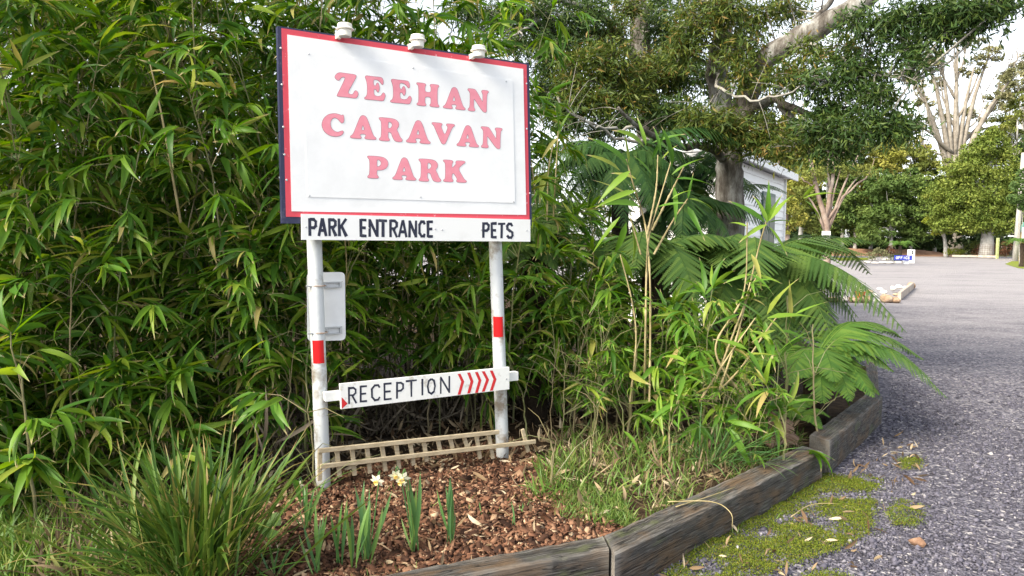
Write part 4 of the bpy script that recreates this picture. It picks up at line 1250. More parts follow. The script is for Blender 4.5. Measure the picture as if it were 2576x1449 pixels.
fern('tree fern whose flat frond tips cross the foot of the distant gum tree', at(1930, 690, 8.6),
     [at(2205, 610, 8.3), at(2130, 600, 8.9), at(2080, 650, 7.9), at(2180, 640, 8.0), at(1830, 640, 8.0), at(2040, 590, 9.2), at(1990, 650, 7.8)], 23, 'fern', 0.36, 0.16, extra=4)
fern('bright low fern reaching a long frond over the sleepers onto the gravel', at(2050, 900, 6.0),
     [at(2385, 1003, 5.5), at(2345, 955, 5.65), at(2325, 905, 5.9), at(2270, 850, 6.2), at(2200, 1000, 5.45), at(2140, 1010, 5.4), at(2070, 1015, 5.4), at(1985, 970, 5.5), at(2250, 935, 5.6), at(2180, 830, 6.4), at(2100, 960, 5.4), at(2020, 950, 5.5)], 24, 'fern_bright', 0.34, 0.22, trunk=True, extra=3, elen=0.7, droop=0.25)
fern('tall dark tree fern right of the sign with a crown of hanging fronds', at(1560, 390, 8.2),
     [at(1350, 470, 7.8), at(1400, 560, 7.5), at(1480, 590, 7.4), at(1570, 580, 7.3), at(1660, 560, 7.4), at(1750, 520, 7.7), at(1790, 430, 8.0), at(1350, 400, 8.6), at(1420, 480, 7.6), at(1640, 480, 7.6), at(1530, 520, 7.4), at(1720, 450, 7.8)], 25, 'fern_shaded', 0.36, 0.16, extra=7, elen=1.3, droop=0.6)
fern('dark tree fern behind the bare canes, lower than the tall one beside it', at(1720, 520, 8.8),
     [at(1560, 620, 8.3), at(1640, 640, 8.1), at(1740, 640, 8.0), at(1850, 620, 8.2), at(1880, 550, 8.6), at(1600, 560, 8.6), at(1680, 600, 8.1), at(1800, 600, 8.1)], 26, 'fern_shaded', 0.36, 0.2, extra=5, elen=1.3, droop=0.5)
fern('feathery tree fern with fronds across the white cabin wall', at(1800, 540, 9.6),
     [at(2000, 495, 9.2), at(1720, 470, 9.4), at(1690, 540, 9.2), at(1850, 600, 9.0), at(1760, 600, 9.0)], 27, 'fern', 0.24, 0.26, extra=0)
fern('fern tucked behind the right post with frond tips below the entrance plate', at(1345, 610, 6.0),
     [at(1205, 660, 5.75), at(1235, 690, 5.65), at(1290, 690, 5.7), at(1330, 560, 6.1), at(1450, 600, 6.1), at(1480, 560, 6.3), at(1420, 520, 6.4), at(1400, 680, 5.8), at(1360, 450, 6.4)], 28, 'fern', 0.30, 0.22, trunk=True)
fern('small bright fern at the foot of the sleepers behind the mossy one', np.append(onz(1985, 1075, 0.2)[:2], 0.22),
     [at(2090, 1050, 5.5), at(1930, 1040, 5.6), at(2060, 1010, 5.8), at(2010, 1000, 5.7), at(2070, 1080, 5.3)], 29, 'fern_bright', 0.2, 0.3, trunk=False, droop=0.2, group='tree ferns beside the road')

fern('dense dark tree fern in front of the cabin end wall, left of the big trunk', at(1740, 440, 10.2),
     [at(1620, 560, 9.6), at(1700, 600, 9.4), at(1780, 590, 9.5), at(1830, 520, 9.7), at(1640, 470, 9.8), at(1690, 380, 10.4), at(1800, 400, 10.2), at(1660, 520, 9.6), at(1740, 540, 9.5)], 33, 'fern_shaded', 0.36, 0.2, extra=9, elen=1.3, droop=0.5)
fern('brown dead fern fronds lying behind the long sleeper', np.append(onz(1960, 1120, 0.2)[:2], 0.2),
     [at(1890, 1060, 5.3), at(1930, 1030, 5.5), at(1990, 1060, 5.4), at(2010, 1100, 5.2), at(1900, 1110, 5.1), at(1960, 1060, 5.35), at(1860, 1090, 5.2)], 34, 'fern_dead', 0.14, 0.2, trunk=False, droop=0.5, name='dead_fern', group='ferns low behind the sleepers')
# ------------------------------------------------------------------ blackwood trees
RLIB = [blade_variant(60 + k, 2, 0.20, 0.25 * k, 0.25, 0.4, 0.45) for k in range(6)]
def limb(mb, pts, r0, r1, n=14, seg=10, rg=None, wob=0.0):
    C = cat_rom(pts, n)
    if rg is not None: C[1:-1] += wob * rg.standard_normal((n - 2, 3))
    mb.tube(C, np.linspace(r0, r1, n), seg, True)
    return C
def blackwood(label, seed, trunk, limbs, clumps_, mats=('black_leaf', 'black_leaf_dark'), group='grey-barked blackwood trees over the fern bank'):
    rg = np.random.default_rng(seed)
    tp = [at(*p) for p in trunk['pts']]
    base = np.array([tp[0][0], tp[0][1], 0.1])
    root = thing('blackwood_tree', label, 'tree', base, group)
    tb = MB()
    C = limb(tb, [base - [0, 0, .1]] + tp[1:], trunk['r0'], trunk['r1'], 26, 16, rg, 0.015)
    part(root, 'trunk', tb.mesh('trunk', M['bark'], True))
    nodes = [C[4:]]
    for pts, r0, r1 in limbs:
        lb = MB()
        c = limb(lb, [at(*p) for p in pts], r0, r1, 18, 9, rg, 0.012)
        # a few side twigs
        for _ in range(5):
            i = rg.integers(5, 18)
            d = nrm(rg.standard_normal(3) + [0, 0, 0.2])
            limb(lb, [c[i], c[i] + d * 0.2 + [0, 0, .03], c[i] + d * 0.45], max(0.004, r1 * 0.35), 0.002, 6, 4)
        part(root, 'limb', lb.mesh('limb', M['bark' if r0 > 0.03 else 'twig'], True))
        nodes.append(c)
    N = np.vstack(nodes)
    tw = MB()
    lvs = [Leaves(RLIB), Leaves(RLIB)]
    for (px, py, rx, ry, Y, nt, which) in clumps_:
        nt = int(nt * (1.2 if px > 1900 else 2.3))
        c = at(px, py, Y)
        k = Y / FOC
        R3 = np.array([rx * k, (rx + ry) * 0.35 * k, ry * k])
        near = N[np.argmin(np.linalg.norm(N - c, axis=1))]
        limb(tw, [near, (near + c) / 2 + 0.06 * rg.standard_normal(3), c], 0.014, 0.006, 7, 4)
        u = nrm(rg.standard_normal((nt, 3))) * (rg.random((nt, 1)) ** 0.45)
        P = c + u * R3
        D = nrm(u * 0.7 + 0.5 * rg.standard_normal((nt, 3)) + [0, 0, -0.15])
        for p in P[::3]:
            limb(tw, [c + (p - c) * 0.15, (c + p) / 2 + 0.03 * rg.standard_normal(3), p], 0.005, 0.002, 4, 3)
        m = 11
        ii = np.repeat(np.arange(nt), m)
        f = np.tile(np.linspace(-1, 1, m), nt) * 0.13
        B = P[ii] + D[ii] * f[:, None] + 0.025 * rg.standard_normal((nt * m, 3))
        d = D[ii] * 0.55 + 0.6 * rg.standard_normal((nt * m, 3)) + [0, 0, -0.35]
        lvs[which].add(B, d, rg.standard_normal((nt * m, 3)) + [0, 0, .3], rg.uniform(0.06, 0.115, nt * m), rg.integers(0, 6, nt * m))
    part(root, 'twigs', tw.mesh('twigs', M['twig']), kind='stuff')
    for lv, mt in zip(lvs, mats):
        if lv.B: part(root, 'crown', lv.mesh('crown', M[mt]), kind='stuff')
    return root

blackwood('big forked blackwood tree with lichen-grey trunk beside the white cabin', 31,
    dict(pts=[(1835, 640, 9.0), (1838, 500, 9.0), (1836, 400, 9.0), (1820, 290, 9.0), (1805, 180, 9.0), (1818, 70, 9.0), (1826, -60, 9.1), (1830, -160, 9.2)], r0=0.18, r1=0.085),
    [([(1838, 360, 9.0), (1865, 290, 8.9), (1888, 225, 8.8), (1925, 150, 8.6), (2010, 95, 8.4), (2100, 50, 8.2), (2190, -10, 8.0), (2300, -90, 7.8)], 0.15, 0.10),
     ([(1888, 230, 8.8), (1925, 160, 8.7), (1950, 120, 8.6), (2010, 90, 8.7), (2060, 40, 8.9), (2120, -40, 9)], 0.06, 0.03),
     ([(1850, 320, 8.9), (1890, 275, 8.7), (1945, 250, 8.5), (1985, 270, 8.3), (2030, 285, 8.2), (2075, 300, 8.0)], 0.075, 0.02),
     ([(1960, 260, 8.45), (1985, 290, 8.4), (1992, 325, 8.35), (2015, 335, 8.3), (2035, 310, 8.2)], 0.05, 0.025),
     ([(1825, 410, 9.0), (1780, 372, 8.7), (1710, 366, 8.4), (1650, 345, 8.1), (1610, 325, 7.9), (1580, 300, 7.7), (1555, 270, 7.6)], 0.055, 0.014),
     ([(1700, 366, 8.4), (1640, 358, 8.2), (1570, 350, 8.0), (1500, 320, 7.8), (1440, 290, 7.6), (1400, 240, 7.5)], 0.024, 0.006),
     ([(1600, 320, 7.85), (1540, 325, 7.7), (1480, 310, 7.5), (1430, 270, 7.4)], 0.018, 0.005),
     ([(1815, 150, 8.9), (1805, 210, 8.6), (1835, 235, 8.3), (1890, 248, 8.1), (1960, 240, 7.9), (2040, 215, 7.8)], 0.022, 0.007),
     ([(1805, 230, 8.9), (1780, 265, 8.6), (1760, 290, 8.4)], 0.014, 0.004),
     ([(1850, 400, 9.0), (1950, 370, 8.6), (2040, 340, 8.2), (2150, 330, 7.8)], 0.018, 0.005),
     ([(1822, 60, 9.0), (1780, 20, 8.8), (1740, -20, 8.6)], 0.05, 0.03),
     ([(2010, 95, 8.4), (2100, 140, 8.0), (2200, 180, 7.6), (2290, 210, 7.3)], 0.022, 0.006)],
    [(1760, 60, 80, 60, 8.6, 70, 0), (1880, 60, 70, 60, 9.3, 60, 0), (1850, 130, 70, 50, 8.5, 50, 0), (1780, 190, 60, 60, 9.4, 50, 1), (1960, 30, 70, 45, 9.3, 50, 0),
     (1780, 310, 75, 40, 8.3, 75, 0), (1830, 330, 60, 40, 8.4, 60, 0), (1700, 290, 60, 45, 8.8, 60, 1), (1930, 200, 70, 50, 9.2, 50, 1), (2000, 190, 80, 45, 8.0, 80, 0),
     (2090, 200, 90, 50, 7.8, 100, 1), (2180, 180, 85, 55, 7.7, 100, 1), (2200, 250, 80, 45, 7.6, 90, 1), (2100, 270, 70, 35, 7.9, 50, 1), (2080, 320, 100, 35, 7.9, 100, 1), (2190, 320, 95, 38, 7.6, 120, 1), (2270, 315, 60, 30, 7.5, 60, 1),
     (2010, 370, 80, 35, 8.1, 60, 0), (1930, 320, 60, 40, 8.3, 55, 0), (2100, 385, 60, 28, 7.9, 45, 1), (1900, 370, 50, 25, 8.4, 25, 0),
     (2040, 130, 60, 40, 8.0, 40, 0), (2130, 120, 60, 40, 7.9, 45, 0), (2230, 60, 70, 50, 7.5, 80, 1), (2290, 120, 60, 45, 7.4, 60, 1), (2330, 40, 90, 50, 7.4, 110, 1), (2440, 20, 90, 35, 7.2, 90, 1), (2390, 80, 70, 35, 7.3, 60, 1), (2520, 15, 60, 35, 7.1, 55, 1), (2300, 170, 40, 28, 7.3, 25, 1), (2480, 60, 50, 25, 7.2, 25, 1), (1920, 280, 60, 30, 9.3, 35, 1), (1990, 20, 60, 35, 9.2, 40, 0), (1830, 20, 60, 40, 8.4, 40, 0), (2150, 60, 45, 30, 7.5, 35, 1), (1720, 130, 50, 40, 8.6, 40, 0), (1870, 190, 40, 40, 8.3, 30, 0)])
blackwood('second blackwood trunk standing behind the sign, mostly hidden by olive leaves', 32,
    dict(pts=[(1655, 640, 10.5), (1640, 450, 10.5), (1628, 300, 10.5), (1615, 120, 10.5), (1604, 0, 10.5), (1600, -120, 10.5)], r0=0.19, r1=0.12),
    [([(1620, 180, 10.5), (1540, 70, 10.0), (1470, 20, 9.6), (1400, 0, 9.3), (1330, -30, 9.0)], 0.06, 0.03),
     ([(1560, 90, 10.1), (1480, 85, 9.6), (1400, 80, 9.3), (1320, 60, 9.1)], 0.04, 0.012),
     ([(1620, 220, 10.4), (1540, 200, 9.6), (1460, 210, 9.0), (1400, 230, 8.6)], 0.035, 0.010),
     ([(1400, 0, 9.3), (1340, 60, 9.0), (1290, 90, 8.8)], 0.025, 0.01)],
    [(1250, 40, 70, 45, 9.2, 50, 1), (1330, 50, 70, 50, 9.1, 60, 1), (1410, 60, 70, 55, 9.3, 50, 1), (1480, 40, 60, 45, 9.4, 40, 1), (1390, 150, 60, 60, 9.0, 55, 1), (1370, 230, 50, 60, 8.9, 50, 1),
     (1450, 190, 60, 60, 8.7, 70, 0), (1530, 160, 70, 55, 8.8, 85, 0), (1600, 200, 80, 50, 9.2, 80, 0), (1570, 250, 70, 40, 8.8, 70, 0), (1480, 260, 70, 40, 8.6, 70, 0), (1420, 300, 50, 35, 8.6, 40, 1), (1660, 170, 60, 50, 9.4, 60, 0), (1700, 220, 50, 50, 9.6, 40, 1),
     (1540, 80, 50, 40, 9.6, 35, 0), (1660, 60, 50, 50, 10.2, 45, 1), (1700, 100, 40, 50, 10.2, 40, 1), (1580, 20, 50, 35, 9.9, 35, 0), (1300, 110, 50, 30, 9.0, 25, 1), (1180, 30, 60, 40, 9.3, 35, 1), (1560, 310, 60, 25, 8.6, 25, 1), (1640, 280, 40, 40, 9.2, 20, 1),
     (1440, 110, 60, 50, 10.4, 50, 1), (1510, 110, 60, 50, 10.6, 50, 1), (1370, 100, 60, 50, 10.2, 45, 1), (1620, 130, 60, 60, 11.2, 50, 1), (1720, 160, 50, 60, 11.2, 50, 1), (1740, 20, 60, 50, 11.0, 45, 1), (1660, 0, 60, 40, 11.2, 40, 1), (1500, -10, 60, 30, 10.4, 35, 1), (1400, -5, 60, 30, 10.2, 35, 1), (1420, 240, 60, 50, 10.0, 50, 1), (1500, 330, 70, 30, 9.8, 35, 1), (1680, 330, 60, 35, 10.6, 40, 1)])

# ------------------------------------------------------------------ white cabin
M['board'] = paint('white_weatherboard', (0.84, 0.85, 0.84), (0.66, 0.66, 0.62), 0.35, 3, 0.5, 0.3, 0.05)
M['glass'] = flat('dark_window_glass', (0.02, 0.04, 0.045), 0.35, 0.3)
M['frame'] = flat('dark_green_frame', (0.05, 0.10, 0.09), 0.5)
M['zinc'] = mottled('zinc_roof', [(0.3, (0.35, 0.36, 0.37)), (0.7, (0.55, 0.56, 0.57))], 3, rough=0.45)
cd = nrm(np.array([0.50, 0.866, 0])); cn = np.array([cd[1], -cd[0], 0])
c0 = np.array([at(1832, 600, 12.5)[0], 12.5, 0.0])
CL, CDp, ch = 4.9, 2.0, 3.0
cab = thing('cabin', 'white weatherboard cabin with a dark window behind the blackwood trunk', 'cabin', c0)
core = MB().box(c0 + cd * CL / 2 - cn * CDp / 2 + UP * (ch / 2 - 0.04), cd * (CL / 2 - 0.03), cn * (CDp / 2 - 0.03), UP * (ch / 2 - 0.03))
part(cab, 'wall', core.mesh('wall', M['board']))
nb = 21
bh = ch / nb
bm = {}
for face in (0, 1):
    ln, dr, no, ori = (CL, cd, cn, c0) if face == 0 else (CDp, -cn, -cd, c0)
    b = MB()
    z0 = 0.0
    o = np.zeros(3)
    b.hexa([o + no * 0.030 , o + dr * ln + no * 0.030, o + dr * ln + no * -0.02, o - no * 0.02,
            o + no * 0.010 + UP * bh, o + dr * ln + no * 0.010 + UP * bh, o + dr * ln - no * 0.02 + UP * bh, o - no * 0.02 + UP * bh] if face == 0 else
           [o + no * 0.030, o - no * 0.02, o + dr * ln - no * 0.02, o + dr * ln + no * 0.030,
            o + no * 0.010 + UP * bh, o - no * 0.02 + UP * bh, o + dr * ln - no * 0.02 + UP * bh, o + dr * ln + no * 0.010 + UP * bh])
    bm[face] = b.mesh('weatherboard', M['board'])
    for k in range(nb):
        ob = bpy.data.objects.new('weatherboard', bm[face])
        COL.objects.link(ob)
        ob.parent = cab
        ob.location = (0, 0, k * bh)
part(cab, 'corner_post', MB().box(c0 + cd * CL + UP * ch / 2 + cn * 0.01, cd * 0.04, cn * 0.05, UP * ch / 2).mesh('corner_post', M['board']))
part(cab, 'corner_post', MB().box(c0 + UP * ch / 2 + cn * 0.012 - cd * 0.012, cd * 0.05, cn * 0.05, UP * ch / 2).mesh('corner_post', M['board']))
ww = thing  # window on the side wall
wc = c0 + cd * 3.1 + UP * 1.75 + cn * 0.035
wf = part(cab, 'window', MB().box(wc, cd * 0.62, cn * 0.02, UP * 0.85).mesh('window', M['frame']))
for s_ in (-1, 1):
    part(wf, 'pane', MB().box(wc + cd * 0.30 * s_ + cn * 0.012, cd * 0.26, cn * 0.012, UP * 0.78).mesh('pane', M['glass']))
rf = MB().box(c0 + cd * CL / 2 - cn * (CDp / 2 - 0.2) + UP * (ch + 0.07), cd * (CL / 2 + 0.25), cn * (CDp / 2 + 0.02), UP * 0.04)
ro = part(cab, 'roof', rf.mesh('roof', M['zinc']))
part(ro, 'fascia', MB().box(c0 + cd * CL / 2 + cn * 0.245 + UP * (ch + 0.05), cd * (CL / 2 + 0.27), cn * 0.02, UP * 0.075).mesh('fascia', M['board']))
rib = MB().box(np.zeros(3), cn * (CDp / 2 + 0.02), cd * 0.02, UP * 0.014).mesh('roof_rib', M['zinc'])
for k in range(13):
    ob = bpy.data.objects.new('roof_rib', rib); COL.objects.link(ob); ob.parent = ro
    ob.location = c0 + cd * (-0.25 + k * 0.46) - cn * (CDp / 2 - 0.2) + UP * (ch + 0.124)

# ------------------------------------------------------------------ far yard
def quad_cloud(rg, P, size, nbias=(0, 0, 0.4)):
    n = len(P)
    N = nrm(rg.standard_normal((n, 3)) + nbias)
    a = nrm(np.cross(N, rg.standard_normal((n, 3))))
    b = np.cross(N, a)
    s = size * rg.uniform(0.6, 1.3, (n, 1))
    V = np.stack([P - a * s, P - b * s * 0.45 + N * s * 0.2, P + a * s, P + b * s * 0.45 + N * s * 0.2], 1).reshape(-1, 3)
    i = np.arange(n) * 4
    return V, np.stack([i, i + 1, i + 2, i + 3], 1)
FM = {}
def fol(name, a, b, c, trans=0.15):
    FM[name] = leafy(name + '_foliage', [(0, a), (0.5, b), (1, c)], trans=trans, rough=0.6, spec=0.2, tone=True)
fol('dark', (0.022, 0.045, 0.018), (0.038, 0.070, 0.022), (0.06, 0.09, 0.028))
fol('olive', (0.10, 0.13, 0.030), (0.16, 0.19, 0.040), (0.23, 0.24, 0.06))
fol('yellow', (0.15, 0.17, 0.030), (0.24, 0.25, 0.045), (0.34, 0.31, 0.08))
fol('mid', (0.055, 0.10, 0.026), (0.09, 0.145, 0.034), (0.14, 0.19, 0.045))
fol('cypress', (0.085, 0.13, 0.026), (0.14, 0.19, 0.034), (0.22, 0.25, 0.05))
fol('pale', (0.14, 0.15, 0.07), (0.22, 0.22, 0.11), (0.30, 0.28, 0.15))
fol('russet', (0.10, 0.045, 0.025), (0.15, 0.075, 0.04), (0.17, 0.12, 0.05))
fol('lime', (0.16, 0.20, 0.02), (0.24, 0.28, 0.03), (0.32, 0.33, 0.05))
M['pale_bark'] = mottled('pale_bark', [(0.3, (0.16, 0.135, 0.11)), (0.6, (0.29, 0.26, 0.22)), (0.8, (0.40, 0.37, 0.33))], 1.5, rough=0.8, bump=0.4, bdist=0.03)
M['pink_bark'] = mottled('pinkish_gum_bark', [(0.3, (0.14, 0.095, 0.075)), (0.5, (0.25, 0.19, 0.155)), (0.75, (0.36, 0.32, 0.28))], 1.2, rough=0.8, bump=0.4, bdist=0.03)
M['grey_bark'] = mottled('grey_bark', [(0.3, (0.22, 0.21, 0.19)), (0.6, (0.42, 0.41, 0.39)), (0.8, (0.55, 0.54, 0.51))], 2.5, rough=0.85, bump=0.6, bdist=0.04)

def far_tree(name, label, px, Y, crowns, mat, seed, leaf=0.22, trunk_r=0.25, bark='grey_bark', trunk_top=None, group='trees behind the gravel yard', puff=0.30, density=1.0, extra_limbs=()):
    """crowns: (px, py, rx, ry) ellipses measured at the tree's own distance"""
    rg = np.random.default_rng(seed)
    b = at(px, 640, Y); b[2] = -0.05
    root = thing(name, label, 'tree', b, group)
    k = Y / FOC
    tt = at(*(trunk_top or (crowns[0][0], crowns[0][1])), Y)
    mb = MB()
    limb(mb, [b, b * 0.5 + tt * 0.5 + [0.1, 0, 0], tt], trunk_r, trunk_r * 0.4, 10, 9)
    for pts, r0, r1 in extra_limbs:
        limb(mb, [at(x, y, Y + dy) for x, y, dy in pts], r0, r1, 10, 7, rg, 0.03)
    for (x, y, rx, ry) in crowns:
        c = at(x, y, Y)
        limb(mb, [b * 0.35 + tt * 0.65, (tt + c) / 2 - [0, 0, ry * k * 0.3], c], trunk_r * 0.4, trunk_r * 0.1, 6, 5)
    part(root, 'trunk', mb.mesh('trunk', M[bark], True))
    PV, TN = [], []
    for (x, y, rx, ry) in crowns:
        c = at(x, y, Y)
        R3 = np.array([rx * k, (rx + ry) * 0.45 * k, ry * k])
        area = rx * ry
        nc = max(8, int(area / 85 * density))
        u = nrm(rg.standard_normal((nc, 3))) * (rg.uniform(0.45, 1.0, (nc, 1)))
        cc = c + u * R3
        nl = 62
        pr_ = puff * 1.55 * (rx * k) ** 0.5 * rg.uniform(0.5, 1.4, (nc, 1, 1))
        q = nrm(rg.standard_normal((nc, nl, 3))) * rg.random((nc, nl, 1)) ** 0.3
        q[..., 2] *= 0.62
        PV.append((cc[:, None, :] + q * pr_).reshape(-1, 3))
        TN.append(np.repeat(rg.random(nc), nl))
    P = np.vstack(PV)
    V, F = quad_cloud(rg, P, leaf * 0.9)
    part(root, 'crown', mesh_np('crown', V, F, FM[mat], attrs={'tone': np.repeat(np.concatenate(TN), 4)}), kind='stuff')
    return root

# forest wall behind the yard
far_tree('forest_tree', 'yellow-leaved tree showing between blackwood and cabin roof', 1915, 60, [(1910, 380, 60, 60), (1960, 330, 60, 50), (2000, 430, 60, 70), (1880, 330, 40, 60)], 'yellow', 201, 0.2)
far_tree('forest_tree', 'pale olive gum crown above the far end of the cabin roof', 2010, 75, [(2020, 420, 60, 70), (2060, 370, 50, 40), (1990, 500, 50, 60), (2030, 540, 60, 50)], 'olive', 202, 0.22)
far_tree('forest_tree', 'dark green tree right behind the pale-trunked gum', 2150, 88, [(2150, 480, 70, 60), (2110, 420, 60, 50), (2170, 560, 70, 60), (2090, 540, 60, 60)], 'mid', 203, 0.26)
far_tree('forest_tree', 'yellow-green tree at the middle of the far tree line', 2190, 92, [(2190, 440, 70, 50), (2230, 400, 60, 45), (2160, 380, 50, 35), (2200, 500, 50, 40)], 'yellow', 204, 0.24)
far_tree('forest_tree', 'broad dark tree behind the OFFICE sign', 2240, 84, [(2240, 540, 75, 45), (2290, 480, 70, 50), (2230, 480, 60, 50), (2320, 540, 60, 45), (2290, 590, 60, 25), (2200, 590, 60, 25)], 'mid', 205, 0.26)
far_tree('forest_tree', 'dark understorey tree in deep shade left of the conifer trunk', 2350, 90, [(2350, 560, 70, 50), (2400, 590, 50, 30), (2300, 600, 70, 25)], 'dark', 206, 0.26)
far_tree('forest_tree', 'small bright green tree in front of the shaded trunks', 2380, 80, [(2370, 568, 38, 22), (2340, 550, 30, 18)], 'lime', 207, 0.18)
far_tree('forest_tree', 'spreading olive tree beneath the bare-limbed tree', 2290, 98, [(2290, 400, 70, 40), (2230, 370, 60, 30), (2340, 430, 60, 40), (2260, 330, 50, 25)], 'olive', 208, 0.26)
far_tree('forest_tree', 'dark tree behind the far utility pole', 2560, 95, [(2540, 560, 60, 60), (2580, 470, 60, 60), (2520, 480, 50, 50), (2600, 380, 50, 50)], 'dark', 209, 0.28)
far_tree('forest_tree', 'flat-topped olive tree at the far right above the pole', 2545, 105, [(2545, 310, 55, 30), (2585, 350, 50, 40), (2570, 250, 50, 25), (2520, 370, 40, 25)], 'olive', 210, 0.26)
far_tree('forest_tree', 'tall hazy tree at the right edge behind the bare limbs', 2600, 125, [(2560, 200, 40, 40), (2590, 150, 40, 30), (2600, 280, 40, 50)], 'pale', 211, 0.3)
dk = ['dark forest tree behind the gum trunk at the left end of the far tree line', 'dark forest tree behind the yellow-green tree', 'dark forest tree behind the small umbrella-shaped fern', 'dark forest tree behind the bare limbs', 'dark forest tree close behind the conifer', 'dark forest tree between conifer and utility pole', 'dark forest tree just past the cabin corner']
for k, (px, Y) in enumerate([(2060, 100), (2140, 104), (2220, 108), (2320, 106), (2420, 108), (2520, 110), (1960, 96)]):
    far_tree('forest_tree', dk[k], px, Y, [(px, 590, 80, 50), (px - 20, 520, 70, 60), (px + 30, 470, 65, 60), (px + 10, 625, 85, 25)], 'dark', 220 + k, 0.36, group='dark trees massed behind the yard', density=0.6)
far_tree('forest_tree', 'tall olive tree rising behind the conifer top', 2545, 98, [(2560, 300, 40, 30), (2520, 330, 35, 25), (2585, 380, 50, 50), (2550, 420, 50, 40)], 'olive', 241, 0.24, density=0.8)
far_tree('forest_tree', 'tall yellowish gum with thin crown past the cabin roof', 1985, 70, [(1960, 400, 45, 40), (2010, 360, 40, 30), (1940, 470, 45, 50), (1985, 550, 50, 50)], 'yellow', 242, 0.18, density=0.7, bark='pink_bark')
far_tree('forest_tree', 'loose yellow-green crown above the middle of the far tree line', 2120, 96, [(2110, 400, 50, 24), (2160, 350, 45, 20), (2210, 400, 40, 22), (2260, 440, 40, 22)], 'yellow', 243, 0.22, density=0.8)
far_tree('forest_tree', 'tall sunlit tree between gum and bare-limbed tree', 2240, 102, [(2230, 330, 55, 28), (2180, 310, 45, 22), (2280, 350, 45, 25), (2250, 380, 60, 30), (2310, 380, 40, 25)], 'yellow', 244, 0.26, density=0.8)
far_tree('forest_tree', 'tall olive tree behind the dark blackwood sprays', 2080, 90, [(2080, 340, 55, 30), (2030, 370, 45, 35), (2130, 360, 45, 30), (2060, 430, 50, 40)], 'olive', 245, 0.24, density=0.8)
far_tree('forest_tree', 'high thin-crowned tree behind the bare limbs', 2330, 125, [(2310, 250, 40, 22), (2350, 210, 40, 18), (2300, 310, 40, 25), (2370, 300, 40, 25), (2450, 280, 40, 22), (2480, 330, 50, 30)], 'pale', 246, 0.3, density=0.55)
far_tree('forest_tree', 'high pale tree at the right edge above the conifer', 2540, 128, [(2540, 220, 45, 22), (2570, 180, 45, 20), (2510, 270, 40, 22), (2580, 260, 40, 30)], 'pale', 247, 0.3, density=0.6)
# bare-limbed tree
bare = [([(2400, 395, 0), (2408, 300, 0), (2404, 200, 0), (2400, 120, 0)], 0.75, 0.12), ([(2400, 390, 0), (2350, 340, -1), (2330, 260, -2), (2310, 170, -2)], 0.55, 0.10),
        ([(2402, 380, 0), (2450, 330, 1), (2500, 270, 1), (2540, 200, 1)], 0.55, 0.10), ([(2408, 300, 0), (2440, 240, 0), (2470, 170, 0), (2500, 140, 0)], 0.35, 0.07),
        ([(2404, 250, 0), (2370, 190, 0), (2340, 130, 0)], 0.3, 0.07), ([(2404, 210, 0), (2425, 150, 0), (2430, 100, 0)], 0.28, 0.06), ([(2350, 340, -1), (2290, 300, -2), (2260, 250, -2)], 0.3, 0.06),
        ([(2450, 330, 1), (2530, 310, 2), (2580, 270, 2)], 0.3, 0.06), ([(2330, 260, -2), (2300, 230, -2), (2290, 160, -2)], 0.22, 0.05), ([(2500, 270, 1), (2520, 190, 1), (2560, 150, 1)], 0.22, 0.05),
        ([(2406, 330, 0), (2380, 270, 0), (2365, 200, 0), (2375, 130, 0)], 0.3, 0.06), ([(2410, 340, 0), (2460, 300, 0), (2480, 230, 0)], 0.28, 0.06), ([(2440, 400, 3), (2520, 380, 3), (2590, 340, 3)], 0.3, 0.1), ([(2395, 400, 0), (2340, 380, 0), (2310, 385, 0)], 0.3, 0.08)]
_rb = np.random.default_rng(71)
_more = []
for pts, r0, r1 in bare:
    C_ = cat_rom([(x, y, d) for x, y, d in pts], 12)
    for _ in range(6):
        i0 = _rb.integers(4, 12)
        x, y, d = C_[i0]
        ax_ = math.atan2(-(C_[-1][1] - C_[0][1]), C_[-1][0] - C_[0][0]) + _rb.normal(0, 0.55)
        ln_ = _rb.uniform(25, 70)
        e = (x + math.cos(ax_) * ln_, y - math.sin(ax_) * ln_, d + _rb.normal(0, 1))
        m_ = ((x + e[0]) / 2 + _rb.normal(0, 4), (y + e[1]) / 2 + _rb.normal(0, 4), (d + e[2]) / 2)
        _more.append(([(x, y, d), m_, e], 0.08, 0.02))
        for _k in range(2):
            a2 = ax_ + _rb.normal(0, 0.6); l2 = ln_ * 0.5
            _more.append(([m_, (m_[0] + math.cos(a2) * l2 * .5, m_[1] - math.sin(a2) * l2 * .5 - 2, m_[2]), (m_[0] + math.cos(a2) * l2, m_[1] - math.sin(a2) * l2, m_[2])], 0.04, 0.015))
bare = [(p, a * 0.55, c * 0.5) for p, a, c in bare] + _more
far_tree('bare_limbed_tree', 'pale tree of bare fanning limbs with thin foliage at the tips', 2400, 100, [(2330, 130, 50, 18), (2410, 105, 60, 18), (2490, 135, 55, 18), (2290, 190, 35, 20), (2550, 190, 40, 20), (2370, 160, 50, 20), (2450, 170, 50, 20), (2520, 240, 40, 20)], 'pale', 231, 0.26, 1.1, 'pale_bark', (2400, 390), None, density=0.55, extra_limbs=bare)
# conifer
cyp = [(2500, 338, 24, 24), (2495, 368, 44, 28), (2480, 350, 26, 24), (2460, 385, 50, 30), (2510, 390, 45, 30), (2440, 430, 70, 35), (2520, 440, 60, 38), (2420, 480, 85, 36), (2520, 490, 70, 36), (2400, 520, 75, 34), (2480, 530, 80, 34), (2550, 530, 50, 34), (2420, 560, 80, 28), (2500, 565, 70, 26), (2380, 555, 50, 26), (2370, 500, 45, 26)]
far_tree('conifer', 'big dense rounded conifer with a thick pale trunk beyond the yard', 2480, 78, cyp, 'cypress', 232, 0.17, 0.75, 'grey_bark', (2485, 500), 'conifers', 0.34, 2.2)
